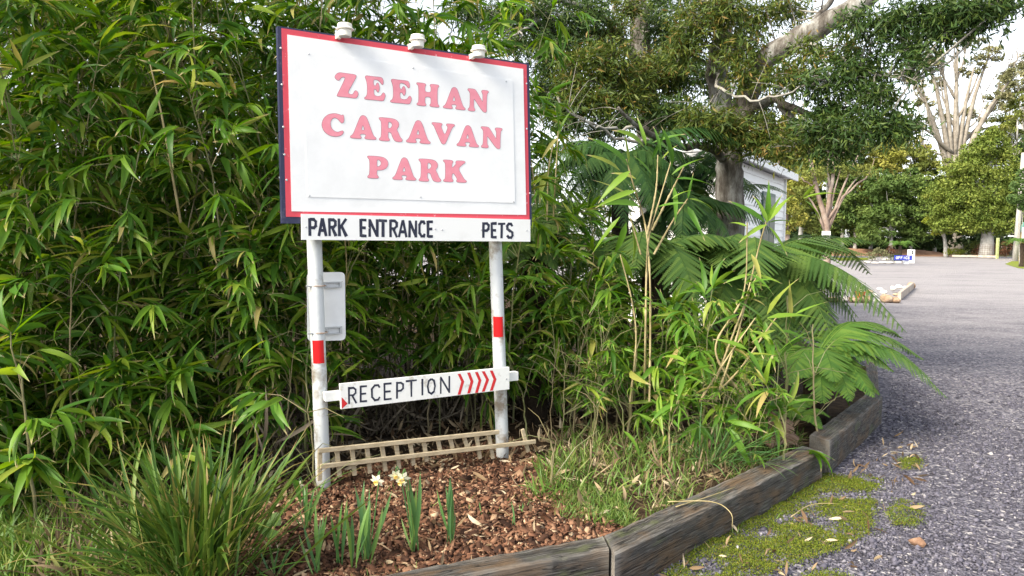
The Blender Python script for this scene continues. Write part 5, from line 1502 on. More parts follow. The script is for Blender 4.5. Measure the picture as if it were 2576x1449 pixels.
# gum with pale trunk and a notice on it
gum = [([(2080, 640, 0), (2078, 580, 0), (2075, 540, 0), (2055, 480, 0), (2040, 420, 0), (2030, 350, 0), (2020, 260, 0)], 0.32, 0.03), ([(2078, 545, 0), (2090, 480, 0), (2100, 400, 0), (2112, 330, 0), (2130, 250, 0)], 0.22, 0.03), ([(2078, 560, 0), (2110, 510, 0), (2150, 470, 0), (2185, 440, 0), (2200, 400, 0)], 0.14, 0.02),
       ([(2055, 480, 0), (2035, 460, 0), (2000, 440, 0)], 0.08, 0.03), ([(2090, 480, 0), (2080, 420, 0), (2085, 360, 0), (2080, 270, 0)], 0.12, 0.03), ([(2105, 400, 0), (2140, 370, 0), (2170, 340, 0), (2190, 290, 0)], 0.10, 0.02)]
gum = [(p, a * 0.75, c) for p, a, c in gum]
gt = far_tree('gum_tree', 'multi-stemmed gum with pinkish bare trunk and a white notice', 2080, 48, [(2030, 350, 40, 30), (2110, 345, 40, 25), (2175, 360, 30, 18), (2045, 430, 40, 24), (2115, 425, 40, 22), (2170, 430, 28, 16), (2020, 480, 26, 16)], 'olive', 233, 0.10, 0.26, 'pink_bark', (2078, 545), None, density=1.3, extra_limbs=gum)
M['notice'] = flat('white_notice', (0.75, 0.76, 0.75))
part(gt, 'notice', MB().box(at(2078, 597, 47.5), (0.27, 0, 0), (0, 0.02, 0), (0, 0, 0.4)).mesh('notice', M['notice']))

# ------------------------------------------------------------------ yard furniture, far away
def rock_mesh(c, r, seed, mat, flat_=0.7, lo=0.55, hi=0.9, ncut=7, smooth=True):
    rg = np.random.default_rng(seed)
    import bmesh
    bm_ = bmesh.new()
    bmesh.ops.create_icosphere(bm_, subdivisions=2, radius=1.0)
    ax = nrm(rg.standard_normal((ncut, 3)))
    cut = rg.uniform(lo, hi, ncut)
    for v in bm_.verts:
        p = np.array(v.co)
        for a, q in zip(ax, cut):
            d = p @ a
            if d > q: p = p - a * (d - q) * 0.8
        v.co = np.asarray(c) + p * np.asarray(r) * [1, 1, flat_]
    me = bpy.data.meshes.new('stone'); bm_.to_mesh(me); bm_.free()
    if smooth: me.polygons.foreach_set('use_smooth', np.ones(len(me.polygons), bool))
    me.materials.append(mat)
    return me
M['stone_tan'] = mottled('tan_stone', [(0.3, (0.22, 0.14, 0.09)), (0.55, (0.40, 0.28, 0.19)), (0.75, (0.55, 0.48, 0.40))], 7, rough=0.8)
M['stone_orange'] = mottled('orange_brown_stone', [(0.3, (0.12, 0.07, 0.045)), (0.55, (0.22, 0.13, 0.085)), (0.75, (0.34, 0.24, 0.17))], 22, rough=0.85, bscale=60)
M['stone_white'] = mottled('whitish_stone', [(0.3, (0.42, 0.38, 0.35)), (0.6, (0.68, 0.66, 0.62)), (0.8, (0.78, 0.77, 0.75))], 6, rough=0.7)
M['orange'] = flat('orange_plastic', (0.75, 0.13, 0.03), 0.5)
M['clay'] = mottled('orange_clay_bank', [(0.3, (0.24, 0.13, 0.08)), (0.6, (0.42, 0.25, 0.16)), (0.8, (0.50, 0.34, 0.24))], 0.7, rough=0.95, bump=1, bdist=0.1)
M['blue'] = flat('blue_sign_paint', (0.04, 0.06, 0.45), 0.4)
M['white_plain'] = flat('white_sign_paint', (0.82, 0.83, 0.83), 0.5)
M['black'] = flat('black_paint', (0.02, 0.02, 0.02), 0.6)
M['pole'] = mottled('weathered_pole', [(0.3, (0.26, 0.24, 0.21)), (0.7, (0.46, 0.45, 0.42))], 3, rough=0.85, stretch=(2, 2, .3))
M['yellow_wall'] = flat('yellow_wall_paint', (0.62, 0.40, 0.12), 0.7)
M['green_roof'] = flat('green_roof_paint', (0.10, 0.30, 0.24), 0.5)
M['lichen_post'] = mottled('lichened_post', [(0.3, (0.25, 0.30, 0.12)), (0.7, (0.45, 0.50, 0.25))], 6, rough=0.9)
M['wire'] = flat('rusty_wire', (0.12, 0.06, 0.04), 0.7)
M['weathered_rail'] = mottled('weathered_rail', [(0.3, (0.30, 0.24, 0.19)), (0.7, (0.52, 0.46, 0.40))], 4, rough=0.85)

# rock garden in the yard
rgd = thing('rock_garden', 'low garden bed edged with rounded stones and a timber plank on the gravel', 'garden bed', onz(2200, 762, 0))
k = 18.6
for j, (x, y, w, h, mt) in enumerate([(2100, 757, 24, 16, 'tan'), (2128, 756, 20, 16, 'white'), (2150, 757, 22, 17, 'tan'), (2182, 758, 34, 22, 'tan'), (2236, 757, 30, 24, 'tan'), (2258, 758, 16, 18, 'tan'), (2296, 722, 14, 18, 'tan')]):
    b = onz(x, y + 5, 0); s_ = b[1] / FOC
    part(rgd, 'stone', rock_mesh(b + [0, 0.1, h * s_ * 0.42], np.array([w * s_ * 0.62, 0.2, h * s_ * 0.62]), 300 + j, M['stone_' + mt], 0.9))
for j, (x, y, w, h, mt) in enumerate([(2200, 738, 14, 12, 'white'), (2225, 730, 16, 12, 'white'), (2250, 720, 20, 14, 'white'), (2262, 716, 14, 12, 'white'), (2278, 718, 14, 8, 'white'), (2240, 742, 12, 10, 'white'), (2208, 752, 14, 10, 'white'), (2215, 722, 12, 10, 'white'), (2190, 728, 14, 10, 'tan'), (2175, 742, 12, 12, 'white'), (2255, 736, 12, 9, 'tan')]):
    b = onz(x, y + 8, 0.1); s_ = b[1] / FOC
    part(rgd, 'stone', rock_mesh(b + [0, 0.05, 0.03], np.array([w * s_ * 0.55, 0.16, h * s_ * 0.55]), 340 + j, M['stone_' + mt], 0.9))
pa, pb = onz(2262, 755, 0), onz(2296, 726, 0)
part(rgd, 'edging_plank', MB().bevbox((pa + pb) / 2 + [0, 0, 0.11], (pb - pa) / 2, np.cross(UP, nrm(pb - pa)) * 0.045, UP * 0.11, 0.008).mesh('edging_plank', M['weathered_rail']))
b = onz(2164, 752, 0.08)
pot = thing('planter_pot', 'small bright orange pot of white flowers in the rock garden', 'pot', b)
part(pot, 'pot', MB().lathe(b, [(0.09, 0), (0.12, 0.17), (0.13, 0.17), (0.13, 0.2), (0.11, 0.2)], 16).mesh('pot', M['orange']))
rg = np.random.default_rng(5)
V, F = quad_cloud(rg, b + [0, 0, 0.28] + 0.07 * rg.standard_normal((60, 3)), 0.03)
part(pot, 'flowers', mesh_np('flowers', V, F, M['petal']), kind='stuff')
V, F = quad_cloud(rg, b + [0, 0, 0.27] + 0.08 * rg.standard_normal((60, 3)), 0.03)
part(pot, 'leaves', mesh_np('leaves', V, F, FM['mid']), kind='stuff')

# clay bank behind the yard
xs = np.linspace(1960, 2400, 60)
rows = []
for x in xs:
    c = at(x, 640, 87.0); c[2] = 0
    hh = 0.55 + 0.45 * vnoise(np.array([x / 60.0]), np.array([0.5]), 4)[0] + 0.15 * vnoise(np.array([x / 14.0]), np.array([2.5]), 4)[0]
    hh *= min(1.0, (2405 - x) / 60.0)
    rows.append([c + [0, dy, max(0.0, hh * f) - 0.1] for dy, f in ((-3, 0), (-2, .35), (-1, .8), (0, 1), (1.2, .8), (2.5, .3), (4, 0))])
V = np.array(rows).reshape(-1, 3); m = 7
i, j = np.meshgrid(np.arange(len(xs) - 1), np.arange(m - 1), indexing='ij'); a = (i * m + j).ravel()
structure('dirt_bank', mesh_np('dirt_bank', V, np.stack([a, a + m, a + m + 1, a + 1], 1), M['clay'], True))
# grass verge sheets on the far side
for nm, pts in (('grass_verge', [(2528, 664), (2545, 657), (2700, 657), (2700, 690), (2560, 674)]), ('grass_verge', [(2100, 648), (2190, 648), (2200, 654), (2110, 656)])):
    P = [onz(x, y, 0.012) for x, y in pts]
    structure(nm, MB().add(P, [tuple(range(len(P)))[::-1]]).mesh(nm, FM['lime']))

# island of stones and shrubs with OFFICE sign
ig = thing('stone_island', 'grey stone-edged garden island with straggly shrubs before the OFFICE sign', 'garden bed', onz(2240, 662, 0))
for j, (x, y, w, h) in enumerate([(2185, 662, 14, 8), (2205, 664, 14, 8), (2225, 663, 16, 9), (2243, 664, 16, 8), (2262, 662, 14, 8), (2230, 655, 24, 8), (2200, 655, 20, 8)]):
    b = onz(x, y, 0); s_ = b[1] / FOC
    part(ig, 'stone', rock_mesh(b + [0, .2, h * s_ * .3], np.array([w * s_ * .6, .5, h * s_ * .6]), 370 + j, M['stone_white']))
rg = np.random.default_rng(8)
for j, (x, y, rx, ry, mt) in enumerate([(2195, 645, 22, 12, 'pale'), (2228, 640, 20, 14, 'pale'), (2255, 648, 16, 10, 'mid'), (2240, 630, 10, 12, 'russet'), (2208, 630, 12, 8, 'pale')]):
    c = at(x, y, 57.0); s_ = 57 / FOC
    P = c + nrm(rg.standard_normal((160, 3))) * rg.random((160, 1)) ** .5 * np.array([rx * s_, 0.4, ry * s_])
    V, F = quad_cloud(rg, P, 0.09)
    part(ig, 'shrub', mesh_np('shrub', V, F, FM[mt]), kind='stuff')
mp = thing('marker_post', 'white square marker post with two black marks behind the OFFICE sign', 'post', onz(2291, 662, 0))
b = onz(2291, 662, 0); s_ = b[1] / FOC
part(mp, 'post', MB().bevbox(b + [0, 0, 17 * s_], (6.5 * s_, 0, 0), (0, 6.5 * s_, 0), (0, 0, 17 * s_), 0.01).mesh('post', M['white_plain']))
for dy in (24.5, 31.0 - 2):
    part(mp, 'mark', MB().box(b + [0, -6.6 * s_, (dy) * s_], (1.6 * s_, 0, 0), (0, 0.01, 0), (0, 0, 1.9 * s_)).mesh('mark', M['black']))
of = thing('office_sign', 'small blue OFFICE sign with white letters on a short white post', 'sign', onz(2279, 664, 0))
b = onz(2279, 664, 0); s_ = b[1] / FOC; Yo = b[1]
part(of, 'post', MB().box(b + [0, 0, 6 * s_], (4.5 * s_, 0, 0), (0, 4 * s_, 0), (0, 0, 6 * s_)).mesh('post', M['white_plain']))
bc = at(2272, 648.5, Yo - 0.2)
part(of, 'panel', MB().box(bc, (22 * s_, 0, 0), (0, 0.03, 0), (0, 0, 6.2 * s_)).mesh('panel', M['blue']))
def PF(u, v, z):
    return np.array([bc[0] + u, bc[1] - 0.035 - z, bc[2] + v])
for j, chr_ in enumerate('OFFICE'):
    w_ = 5.2 * s_
    u0 = (-19 + j * 6.0) * s_
    if chr_ == 'I': u0 += 0.2 * s_
    stroke_letter(of, chr_, (u0, -3.2 * s_), (u0 + w_, 3.2 * s_), 1.5 * s_, 0.004, M['white_plain'], 400 + j, PF)

def small_fern(label, px, py, Y, span, seed, n=11):
    c = at(px, py, Y)
    rg = np.random.default_rng(seed)
    root = thing('yard_tree_fern', label, 'fern', (c[0], c[1], 0), 'tree ferns in the far yard')
    part(root, 'trunk', MB().tube(np.array([[c[0], c[1], -0.05], c]), [0.16, 0.12], 8).mesh('trunk', M['fern_trunk']))
    for k in range(n):
        a = 2 * PI * k / n + rg.normal(0, 0.2)
        l = span * rg.uniform(.8, 1.1)
        tp = c + np.array([math.cos(a) * l, math.sin(a) * l, -0.12 * l])
        part(root, 'frond', frond_mesh(np.array([c, c * .6 + tp * .4 + [0, 0, .3 * l], tp]), 0.42, rg, M['fern_bright'], 18, 5, 0.3))
small_fern('small umbrella-shaped tree fern behind the stone island', 2265, 618, 60, 1.55, 410)
small_fern('tree fern in front of the yellow building at the right edge', 2572, 612, 50, 1.4, 411)

def shrub(label, cs, Y, mat, seed, name='shrub', leaf=0.09, n=260, group='shrubs along the far fence'):
    rg = np.random.default_rng(seed)
    b = at(cs[0][0], 645, Y); b[2] = 0
    root = thing(name, label, 'shrub', b, group)
    s_ = Y / FOC
    st = MB()
    PV = []
    for (x, y, rx, ry) in cs:
        c = at(x, y, Y)
        limb(st, [b, (b + c) / 2, c], 0.03, 0.01, 4, 4)
        u = nrm(rg.standard_normal((n, 3))) * rg.random((n, 1)) ** .3
        PV.append(c + u * np.array([rx * s_, (rx + ry) * .5 * s_, ry * s_]))
    V, F = quad_cloud(rg, np.vstack(PV), leaf)
    part(root, 'stem', st.mesh('stem', M['twig']))
    part(root, 'crown', mesh_np('crown', V, F, FM[mat]), kind='stuff')
shrub('clipped lime-green shrub beside the far wooden rail', [(2385, 634, 12, 9), (2403, 633, 14, 9), (2418, 634, 10, 8)], 80, 'lime', 420)
shrub('olive and red shrub between the lime hedge and the trunk', [(2440, 626, 18, 15), (2455, 615, 14, 12)], 80, 'olive', 421)
shrub('russet-brown shrub behind the wire gate by the conifer trunk', [(2478, 628, 24, 20), (2495, 618, 18, 16), (2460, 634, 18, 12)], 79, 'russet', 422)
shrub('pinkish dry shrub between the gate post and the utility pole', [(2532, 620, 14, 16), (2525, 636, 14, 10)], 76, 'russet', 423)
shrub('feathery pale green foliage in front of the utility pole', [(2566, 470, 26, 18), (2560, 500, 26, 14), (2580, 440, 22, 20), (2575, 520, 16, 10)], 50, 'mid', 424, leaf=0.12, n=320)
# rail and gate
fn = thing('wire_gate', 'low timber rail and wire gate panel with a green lichened post', 'gate', onz(2440, 648, 0))
pA, pB, pC = onz(2395, 649, 0), onz(2458, 650, 0), onz(2508, 651, 0)
for p, q in ((pA, pB), (pB, pC)):
    part(fn, 'rail', MB().box((p + q) / 2 + [0, 0, .22], (q - p) / 2 * .98, (0, .06, 0), (0, 0, .10)).mesh('rail', M['weathered_rail']))
part(fn, 'post', MB().bevbox(pC + [0, 0, 1.05], (.11, 0, 0), (0, .11, 0), (0, 0, 1.05), .02).mesh('post', M['lichen_post']))
wm = MB()
for z in np.linspace(.4, 1.4, 6): wm.tube(np.array([pB + [0, 0, z], pC + [0, 0, z]]), .012, 3, False)
for f in np.linspace(0, 1, 9): wm.tube(np.array([pB * (1 - f) + pC * f + [0, 0, .3], pB * (1 - f) + pC * f + [0, 0, 1.4]]), .012, 3, False)
part(fn, 'wire_panel', wm.mesh('wire_panel', M['wire']))
# pole
up_ = thing('utility_pole', 'weathered timber utility pole with a small street lamp, right edge of the yard', 'pole', onz(2553, 657, 0))
b = onz(2553, 657, 0)
part(up_, 'pole', MB().tube(np.array([b - [0, 0, .2], b + [0.15, 0, 4], b + [0.28, 0, 9.5]]), [.24, .21, .17], 12).mesh('pole', M['pole'], True))
part(up_, 'lamp_arm', MB().tube(np.array([b + [0.1, 0, 2.0], b + [-.25, -.2, 2.15], b + [-.6, -.4, 2.2]]), .03, 6).mesh('lamp_arm', M['white_plain']))
part(up_, 'lamp_head', MB().bevbox(b + [-.75, -.45, 2.2], (.22, 0, 0), (0, .1, 0), (0, 0, .05), .02).mesh('lamp_head', M['white_plain']))
# yellow building at the right edge
yb = thing('yellow_building', 'corner of a yellow painted building with a green roof at the right edge', 'building', onz(2580, 652, 0))
o = at(2562, 640, 66); o[2] = 0
part(yb, 'wall', MB().box(o + [6.4, 3, 1.3], (4, 0, 0), (2.4, 3, 0), (0, 0, 1.4)).mesh('wall', M['yellow_wall']))
part(yb, 'roof', MB().hexa([o + q for q in ([-.4, -.5, 2.6], [8.4, -.5, 2.6], [13.4, 6.5, 2.6], [4.6, 6.5, 2.6], [1.6, 2, 3.5], [10.4, 2, 3.5], [11.9, 4, 3.5], [3.1, 4, 3.5])]).mesh('roof', M['green_roof']))
part(yb, 'brace', MB().box(o + [0.9, -0.03, 1.3], (0.7, 0, 0.7), (0, 0.03, 0), (-0.05, 0, 0.05)).mesh('brace', M['wire']))
ws = thing('white_sign', 'white upright sign board at the right edge before the yellow building', 'sign', onz(2574, 663, 0))
o = onz(2574, 663, 0); s_ = o[1] / FOC
part(ws, 'panel', MB().box(at(2578, 590, o[1]), (6 * s_, 0, 0), (0, .03, 0), (0, 0, 18 * s_)).mesh('panel', M['white_plain']))
part(ws, 'leg', MB().tube(np.array([o - [0, 0, .1], at(2574, 605, o[1])]), .03, 6).mesh('leg', M['black']))

# ------------------------------------------------------------------ ground cover
def poly_sample(poly, dens, rg, z=0.17, cap=200000):
    W2 = np.array([onz(x, y, z)[:2] for x, y in poly])
    lo, hi = W2.min(0), W2.max(0)
    n = int(min(cap, dens * np.prod(hi - lo)))
    P = rg.uniform(lo, hi, (n, 2))
    ins = np.zeros(n, bool)
    for a, b_ in zip(W2, np.roll(W2, -1, 0)):
        c = ((a[1] > P[:, 1]) != (b_[1] > P[:, 1])) & (P[:, 0] < (b_[0] - a[0]) * (P[:, 1] - a[1]) / (b_[1] - a[1] + 1e-12) + a[0])
        ins ^= c
    return P[ins]

# bark mulch
rg = np.random.default_rng(77)
mulch_poly = [(560, 1400), (640, 1290), (740, 1215), (840, 1185), (1060, 1130), (1290, 1090), (1400, 1170), (1440, 1260), (1580, 1320), (1600, 1335), (1524, 1355), (1180, 1425), (860, 1475), (520, 1475)]
P = poly_sample(mulch_poly, 7800, rg)
n = len(P)
bz = bed_z(P[:, 0], P[:, 1])
C = np.column_stack([P, bz + rg.uniform(0.0, 0.022, n)])
N = nrm(rg.standard_normal((n, 3)) * 0.45 + [0, 0, 1])
A = nrm(np.cross(N, rg.standard_normal((n, 3)))); B = np.cross(N, A)
la = rg.gamma(2.6, 0.0042, (n, 1)).clip(0.004, 0.038); lb = la * rg.uniform(0.25, 0.7, (n, 1)); lc = rg.uniform(0.0015, 0.005, (n, 1))
cor = []
for sz in (-1, 1):
    for sx, sy in ((-1, -1), (1, -1), (1, 1), (-1, 1)):
        jit = 1 + 0.25 * rg.standard_normal((n, 1))
        cor.append(C + A * la * sx * jit + B * lb * sy + N * lc * sz)
V = np.stack(cor, 1).reshape(-1, 3)
fq = np.array([(4, 5, 6, 7), (0, 1, 5, 4), (1, 2, 6, 5), (2, 3, 7, 6), (3, 0, 4, 7)])
F = (fq[None] + (np.arange(n) * 8)[:, None, None]).reshape(-1, 4)
single('bark_mulch', mesh_np('bark_mulch', V, F, M['chip']), 'red-brown bark chips covering the bed in front of the sign', 'mulch', kind='stuff')

# gravel stones close by
road_poly = [(1545, 1475), (1800, 1370), (2085, 1235), (2100, 1200), (2228, 1060), (2240, 960), (2200, 830), (2700, 830), (2700, 1475)]
OC8 = np.array([(1, 0, 0), (0, 1, 0), (-1, 0, 0), (0, -1, 0), (0, 0, 1), (0, 0, -1)], float)
OF8 = np.array([(0, 1, 4), (1, 2, 4), (2, 3, 4), (3, 0, 4), (1, 0, 5), (2, 1, 5), (3, 2, 5), (0, 3, 5)])
P = poly_sample(road_poly, 5200, rg, 0.0, 400000)
dist = np.hypot(P[:, 0], P[:, 1])
trk = np.exp(-((P[:, 0] - 2.85 - 0.16 * (P[:, 1] - 4.5)) / 0.24) ** 2) + np.exp(-((P[:, 0] - 4.3 - 0.16 * (P[:, 1] - 4.5)) / 0.24) ** 2)
P = P[rg.random(len(P)) < np.clip((11.0 - dist) / 6.0, 0.0, 1) ** 1.3 * (1 - 0.72 * trk)]
n = len(P)
V = OC8[None] * (1 + 0.3 * rg.standard_normal((n, 6, 1)))
V = V + 0.22 * rg.standard_normal((n, 6, 3))
th = rg.uniform(0, 2 * PI, n)
c_, s_ = np.cos(th)[:, None], np.sin(th)[:, None]
V = np.stack([V[..., 0] * c_ - V[..., 1] * s_, V[..., 0] * s_ + V[..., 1] * c_, V[..., 2] * 0.75], -1)
sz = rg.gamma(4.0, 0.0018, n).clip(0.0025, 0.022)
V = V * sz[:, None, None] + np.column_stack([P, road_z(P[:, 0], P[:, 1]) + sz * 0.25])[:, None, :]
F = (OF8[None] + (np.arange(n) * 6)[:, None, None]).reshape(-1, 3)
single('gravel', mesh_np('gravel', V.reshape(-1, 3), F, M['pebble']), 'loose bluish grey gravel stones on the driveway beside the sleepers', 'gravel', kind='stuff')

# moss: low cushions with a nap of tiny leaves
moss_polys = [[(1650, 1475), (1720, 1395), (1830, 1310), (1960, 1250), (2070, 1195), (2150, 1210), (2200, 1270), (2190, 1340), (2080, 1400), (1960, 1430), (1900, 1475)], [(2230, 1300), (2260, 1262), (2310, 1262), (2335, 1300), (2300, 1330), (2250, 1325)], [(2000, 1475), (2050, 1440), (2130, 1450), (2140, 1475)], [(2100, 1215), (2160, 1190), (2230, 1215), (2180, 1250)], [(2260, 1160), (2310, 1150), (2320, 1175), (2270, 1185)]]
V, F, al, o = [], [], [], 0
for pi_, poly in enumerate(moss_polys):
    P = poly_sample(poly, 52000, rg, 0.0)
    msk = vnoise(P[:, 0] * 5, P[:, 1] * 5, 11) * 0.65 + vnoise(P[:, 0] * 14, P[:, 1] * 14, 12) * 0.35
    kp = msk + 0.16 * rg.standard_normal(len(P)) * rg.random(len(P)) > (0.38 if pi_ == 0 else 0.32)
    P = P[kp]; msk = msk[kp]
    P = P + rg.normal(0, 0.035, P.shape) * rg.random((len(P), 1))
    n = len(P)
    z = road_z(P[:, 0], P[:, 1]) + 0.004 + 0.055 * np.maximum(msk - 0.4, 0) + (0.05 * np.exp(-((P[:, 0] - P[:, 0].mean()) ** 2 + (P[:, 1] - P[:, 1].mean()) ** 2) / 0.008) if pi_ == 1 else 0)
    C = np.column_stack([P, z])
    d = rg.standard_normal((n, 3)) * 0.8 + [0, 0, 0.9]
    d = nrm(d) * rg.uniform(0.004, 0.011, (n, 1))
    a = nrm(np.cross(d, rg.standard_normal((n, 3)))) * rg.uniform(0.002, 0.0045, (n, 1))
    V.append(np.stack([C - a, C + a, C + d], 1).reshape(-1, 3))
    F.append(o + np.arange(n * 3).reshape(-1, 3)); o += n * 3
single('moss', mesh_np('moss', np.vstack(V), np.vstack(F), M['moss']), 'yellow-green moss patches creeping over the gravel in front of the sleepers', 'moss', kind='stuff')

GLIB = [blade_variant(80 + k, 4, 0.035 + 0.012 * (k % 3), 0.2 + 0.28 * (k % 6), 0.2, 0.6, 0.35) for k in range(12)]
def grass(name, label, cat, polys, mat, rg, dens, hmin, hmax, z=0.16, flatness=0.4, kind='stuff', zoff=0.0, lib=GLIB, zspread=0.0, clump=0.0):
    lv = Leaves(lib)
    for poly in polys:
        P = poly_sample(poly, dens, rg, z)
        if clump > 0:
            P = P[vnoise(P[:, 0] * 7, P[:, 1] * 7, 21) + 0.25 * rg.random(len(P)) > clump + 0.12]
        n = len(P)
        if not n: continue
        zz = (bed_z(P[:, 0], P[:, 1]) if z > 0.05 else road_z(P[:, 0], P[:, 1])) + zoff + zspread * rg.random(n) ** 1.5
        d = rg.standard_normal((n, 3)) * flatness + [0, 0, 1 - 0.75 * min(1, max(0, flatness - 0.6))]
        lv.add(np.column_stack([P, zz]), d, rg.standard_normal((n, 3)) + [0, 0, .6], rg.uniform(hmin, hmax, n), rg.integers(0, len(lib), n))
    return single(name, lv.mesh(name, M[mat]), label, cat, kind=kind)

grass('grass', 'short green grass at the corner of the bed beside the long sleeper', 'grass', [[(1390, 1300), (1420, 1240), (1480, 1215), (1570, 1250), (1600, 1300), (1590, 1325), (1500, 1315)]], 'grass', rg, 9000, 0.04, 0.10, flatness=0.7)
grass('grass_tuft', 'loose green and straw tuft at the edge of the bark mulch', 'grass', [[(1330, 1240), (1350, 1180), (1420, 1170), (1470, 1210), (1440, 1270), (1370, 1270)]], 'grass', rg, 1500, 0.08, 0.2, flatness=0.5)
grass('dry_grass', 'tangled dry straw and dead canes below the young bamboo', 'dry grass', [[(1380, 1200), (1400, 1100), (1500, 1080), (1700, 1090), (1800, 1130), (1790, 1200), (1660, 1270), (1560, 1240), (1450, 1210)]], 'straw', rg, 520, 0.06, 0.24, flatness=1.0)
grass('bank_grass', 'mixed green grass growing through the straw below the young bamboo', 'grass', [[(1380, 1200), (1400, 1100), (1500, 1080), (1700, 1090), (1800, 1130), (1790, 1200), (1660, 1270), (1560, 1240), (1450, 1210)]], 'grass', rg, 1000, 0.07, 0.22, flatness=0.6, clump=0.25)
grass('dead_canes', 'grey tangle of dead bamboo stems behind the lattice and posts', 'dead stems', [[(640, 1160), (850, 1060), (1250, 990), (1420, 1000), (1400, 1040), (1260, 1045), (850, 1120), (740, 1200), (660, 1230)]], 'straw_dark', rg, 900, 0.15, 0.45, flatness=0.9, zspread=0.35)
grass('meadow_grass', 'rough mixed grass at the lower left corner below the bamboo', 'grass', [[(-80, 1475), (-80, 1240), (80, 1215), (260, 1240), (380, 1300), (420, 1475)]], 'grass', rg, 2600, 0.10, 0.28, flatness=0.55, clump=0.25)
grass('dry_meadow_grass', 'bleached dry grass at the lower left corner beside the strap-leaved plant', 'dry grass', [[(80, 1475), (120, 1290), (230, 1230), (380, 1290), (430, 1475)]], 'straw', rg, 1900, 0.10, 0.3, flatness=0.75)
grass('bed_weeds', 'scattered small green weeds sprouting through the bark mulch', 'weeds', [mulch_poly], 'grass', rg, 420, 0.03, 0.075, flatness=0.6, clump=0.68)
grass('edge_grass', 'thin grass growing along the foot of the sleepers', 'grass', [[(1560, 1475), (1640, 1440), (1760, 1370), (1780, 1390), (1680, 1475)], [(1690, 1400), (2060, 1215), (2110, 1215), (1800, 1400)]], 'grass', rg, 900, 0.03, 0.08, z=0.0, flatness=0.7, clump=0.45)
grass('bank_weeds', 'low green weeds on the bank just behind the long sleeper', 'weeds', [[(1590, 1335), (1700, 1275), (2005, 1130), (2030, 1090), (1960, 1080), (1800, 1150), (1660, 1260)]], 'grass', rg, 2200, 0.04, 0.14, flatness=0.7, clump=0.35)
grass('bank_straw', 'dead brown stalks on the bank just behind the long sleeper', 'dry grass', [[(1560, 1335), (1700, 1270), (2010, 1130), (2030, 1085), (1900, 1080), (1700, 1200)]], 'straw', rg, 1700, 0.04, 0.16, flatness=1.4)
LLIB = [blade_variant(120 + k, 4, 0.2, 0.5 * (k % 4) - 0.4, 0.3, 0.9, 0.4) for k in range(8)]
grass('leaf_litter', 'dry bamboo leaves fallen on the bed and the ground behind it', 'leaf litter', [[(-200, 1475), (-200, 1000), (900, 960), (1300, 960), (1700, 1000), (2030, 1050), (1700, 1230), (1500, 1300), (1300, 1180), (860, 1190), (640, 1300), (500, 1475)]], 'dry', rg, 330, 0.04, 0.12, flatness=3.0, zoff=0.02, lib=LLIB)
grass('mulch_litter', 'pale dry leaves lying on the bark mulch and the sleepers', 'leaf litter', [[(560, 1475), (660, 1300), (860, 1200), (1060, 1150), (1180, 1160), (1400, 1180), (1460, 1260), (1600, 1330), (1524, 1360), (1180, 1430), (860, 1475)]], 'dry', rg, 85, 0.035, 0.12, flatness=3.0, zoff=0.025, lib=LLIB)
grass('road_litter', 'dry leaves and twigs scattered on the moss and gravel by the sleepers', 'leaf litter', [[(1600, 1475), (1760, 1390), (2070, 1230), (2240, 1100), (2300, 1100), (2350, 1200), (2250, 1400), (2100, 1475)]], 'dry', rg, 100, 0.03, 0.11, z=0.0, flatness=3.0, zoff=0.012, lib=LLIB)

# clay-coloured stone on the gravel, and a larger pale pebble
b = onz(2308, 1372, 0)
single('stone', rock_mesh(b + [0, 0, 0.022], np.array([0.05, 0.042, 0.05]), 507, M['stone_orange'], 0.8, 0.4, 0.75, 14, False), 'fist-sized orange-brown stone lying on the gravel beside the mossy hump', 'stone')
b = onz(2130, 1330, 0)

# ------------------------------------------------------------------ strap-leaved plant
SLIB = [blade_variant(150 + k, 7, 0.020 + 0.004 * (k % 3), 0.15 + 0.22 * (k % 6), 0.35, 0.5, 0.5) for k in range(12)]
def strap_plant(label, base, n, seed, lmin, lmax, spread=0.16, flat_=0.5, nobj=120, mat='strap', name='strap_leaf_plant', bias=(0, 0, 0)):
    rg = np.random.default_rng(seed)
    root = thing(name, label, 'plant', base)
    lv = Leaves(SLIB)
    P = base + np.column_stack([rg.normal(0, spread, n), rg.normal(0, spread * .7, n), np.zeros(n)])
    rel = (P - base) / spread
    d = np.column_stack([rel[:, 0] * flat_ * .6, rel[:, 1] * flat_ * .6, np.ones(n)]) + rg.standard_normal((n, 3)) * [flat_ * .7, flat_ * .7, .12] + np.array(bias)
    upv = np.column_stack([-rel[:, 0], -rel[:, 1], np.full(n, 0.6)]) + 0.5 * rg.standard_normal((n, 3))
    # the blade bends away from its own lean
    hd = d * [1, 1, 0]
    upv = -nrm(hd) * 0.2 + np.array([0, 0, 1.0]) + 0.25 * rg.standard_normal((n, 3))
    lv.add(P, d, upv, rg.uniform(lmin, lmax, n), rg.integers(0, 12, n))
    lv.cat()
    _, _, dz = project(lv.B + lv.Y * (lv.L * .5)[:, None])
    idx = np.argsort(dz)[:nobj]
    sel = np.ones(n, bool); sel[idx] = False
    if sel.any(): part(root, 'foliage', lv.mesh('foliage', M[mat], sel), kind='stuff')
    leaf_objects(root, lv, idx, M[mat])
    return root
b = onz(495, 1465, 0.15)
strap_plant('big dark green tussock of long strap leaves left of the mulch bed', b, 330, 61, 0.36, 0.76, 0.10, 0.33, 200)
b2 = onz(470, 1500, 0.15)
strap_plant('lower tussock of arching strap leaves at the bottom edge', b2, 110, 62, 0.3, 0.55, 0.10, 0.8, 90, bias=(-0.3, 0, 0))
strap_plant('blue-green strap leaves arching out of the bank above the long sleeper', onz(1800, 1170, 0.18), 70, 64, 0.28, 0.5, 0.08, 0.8, 70, 'daff_leaf', bias=(0.45, -0.35, 0))

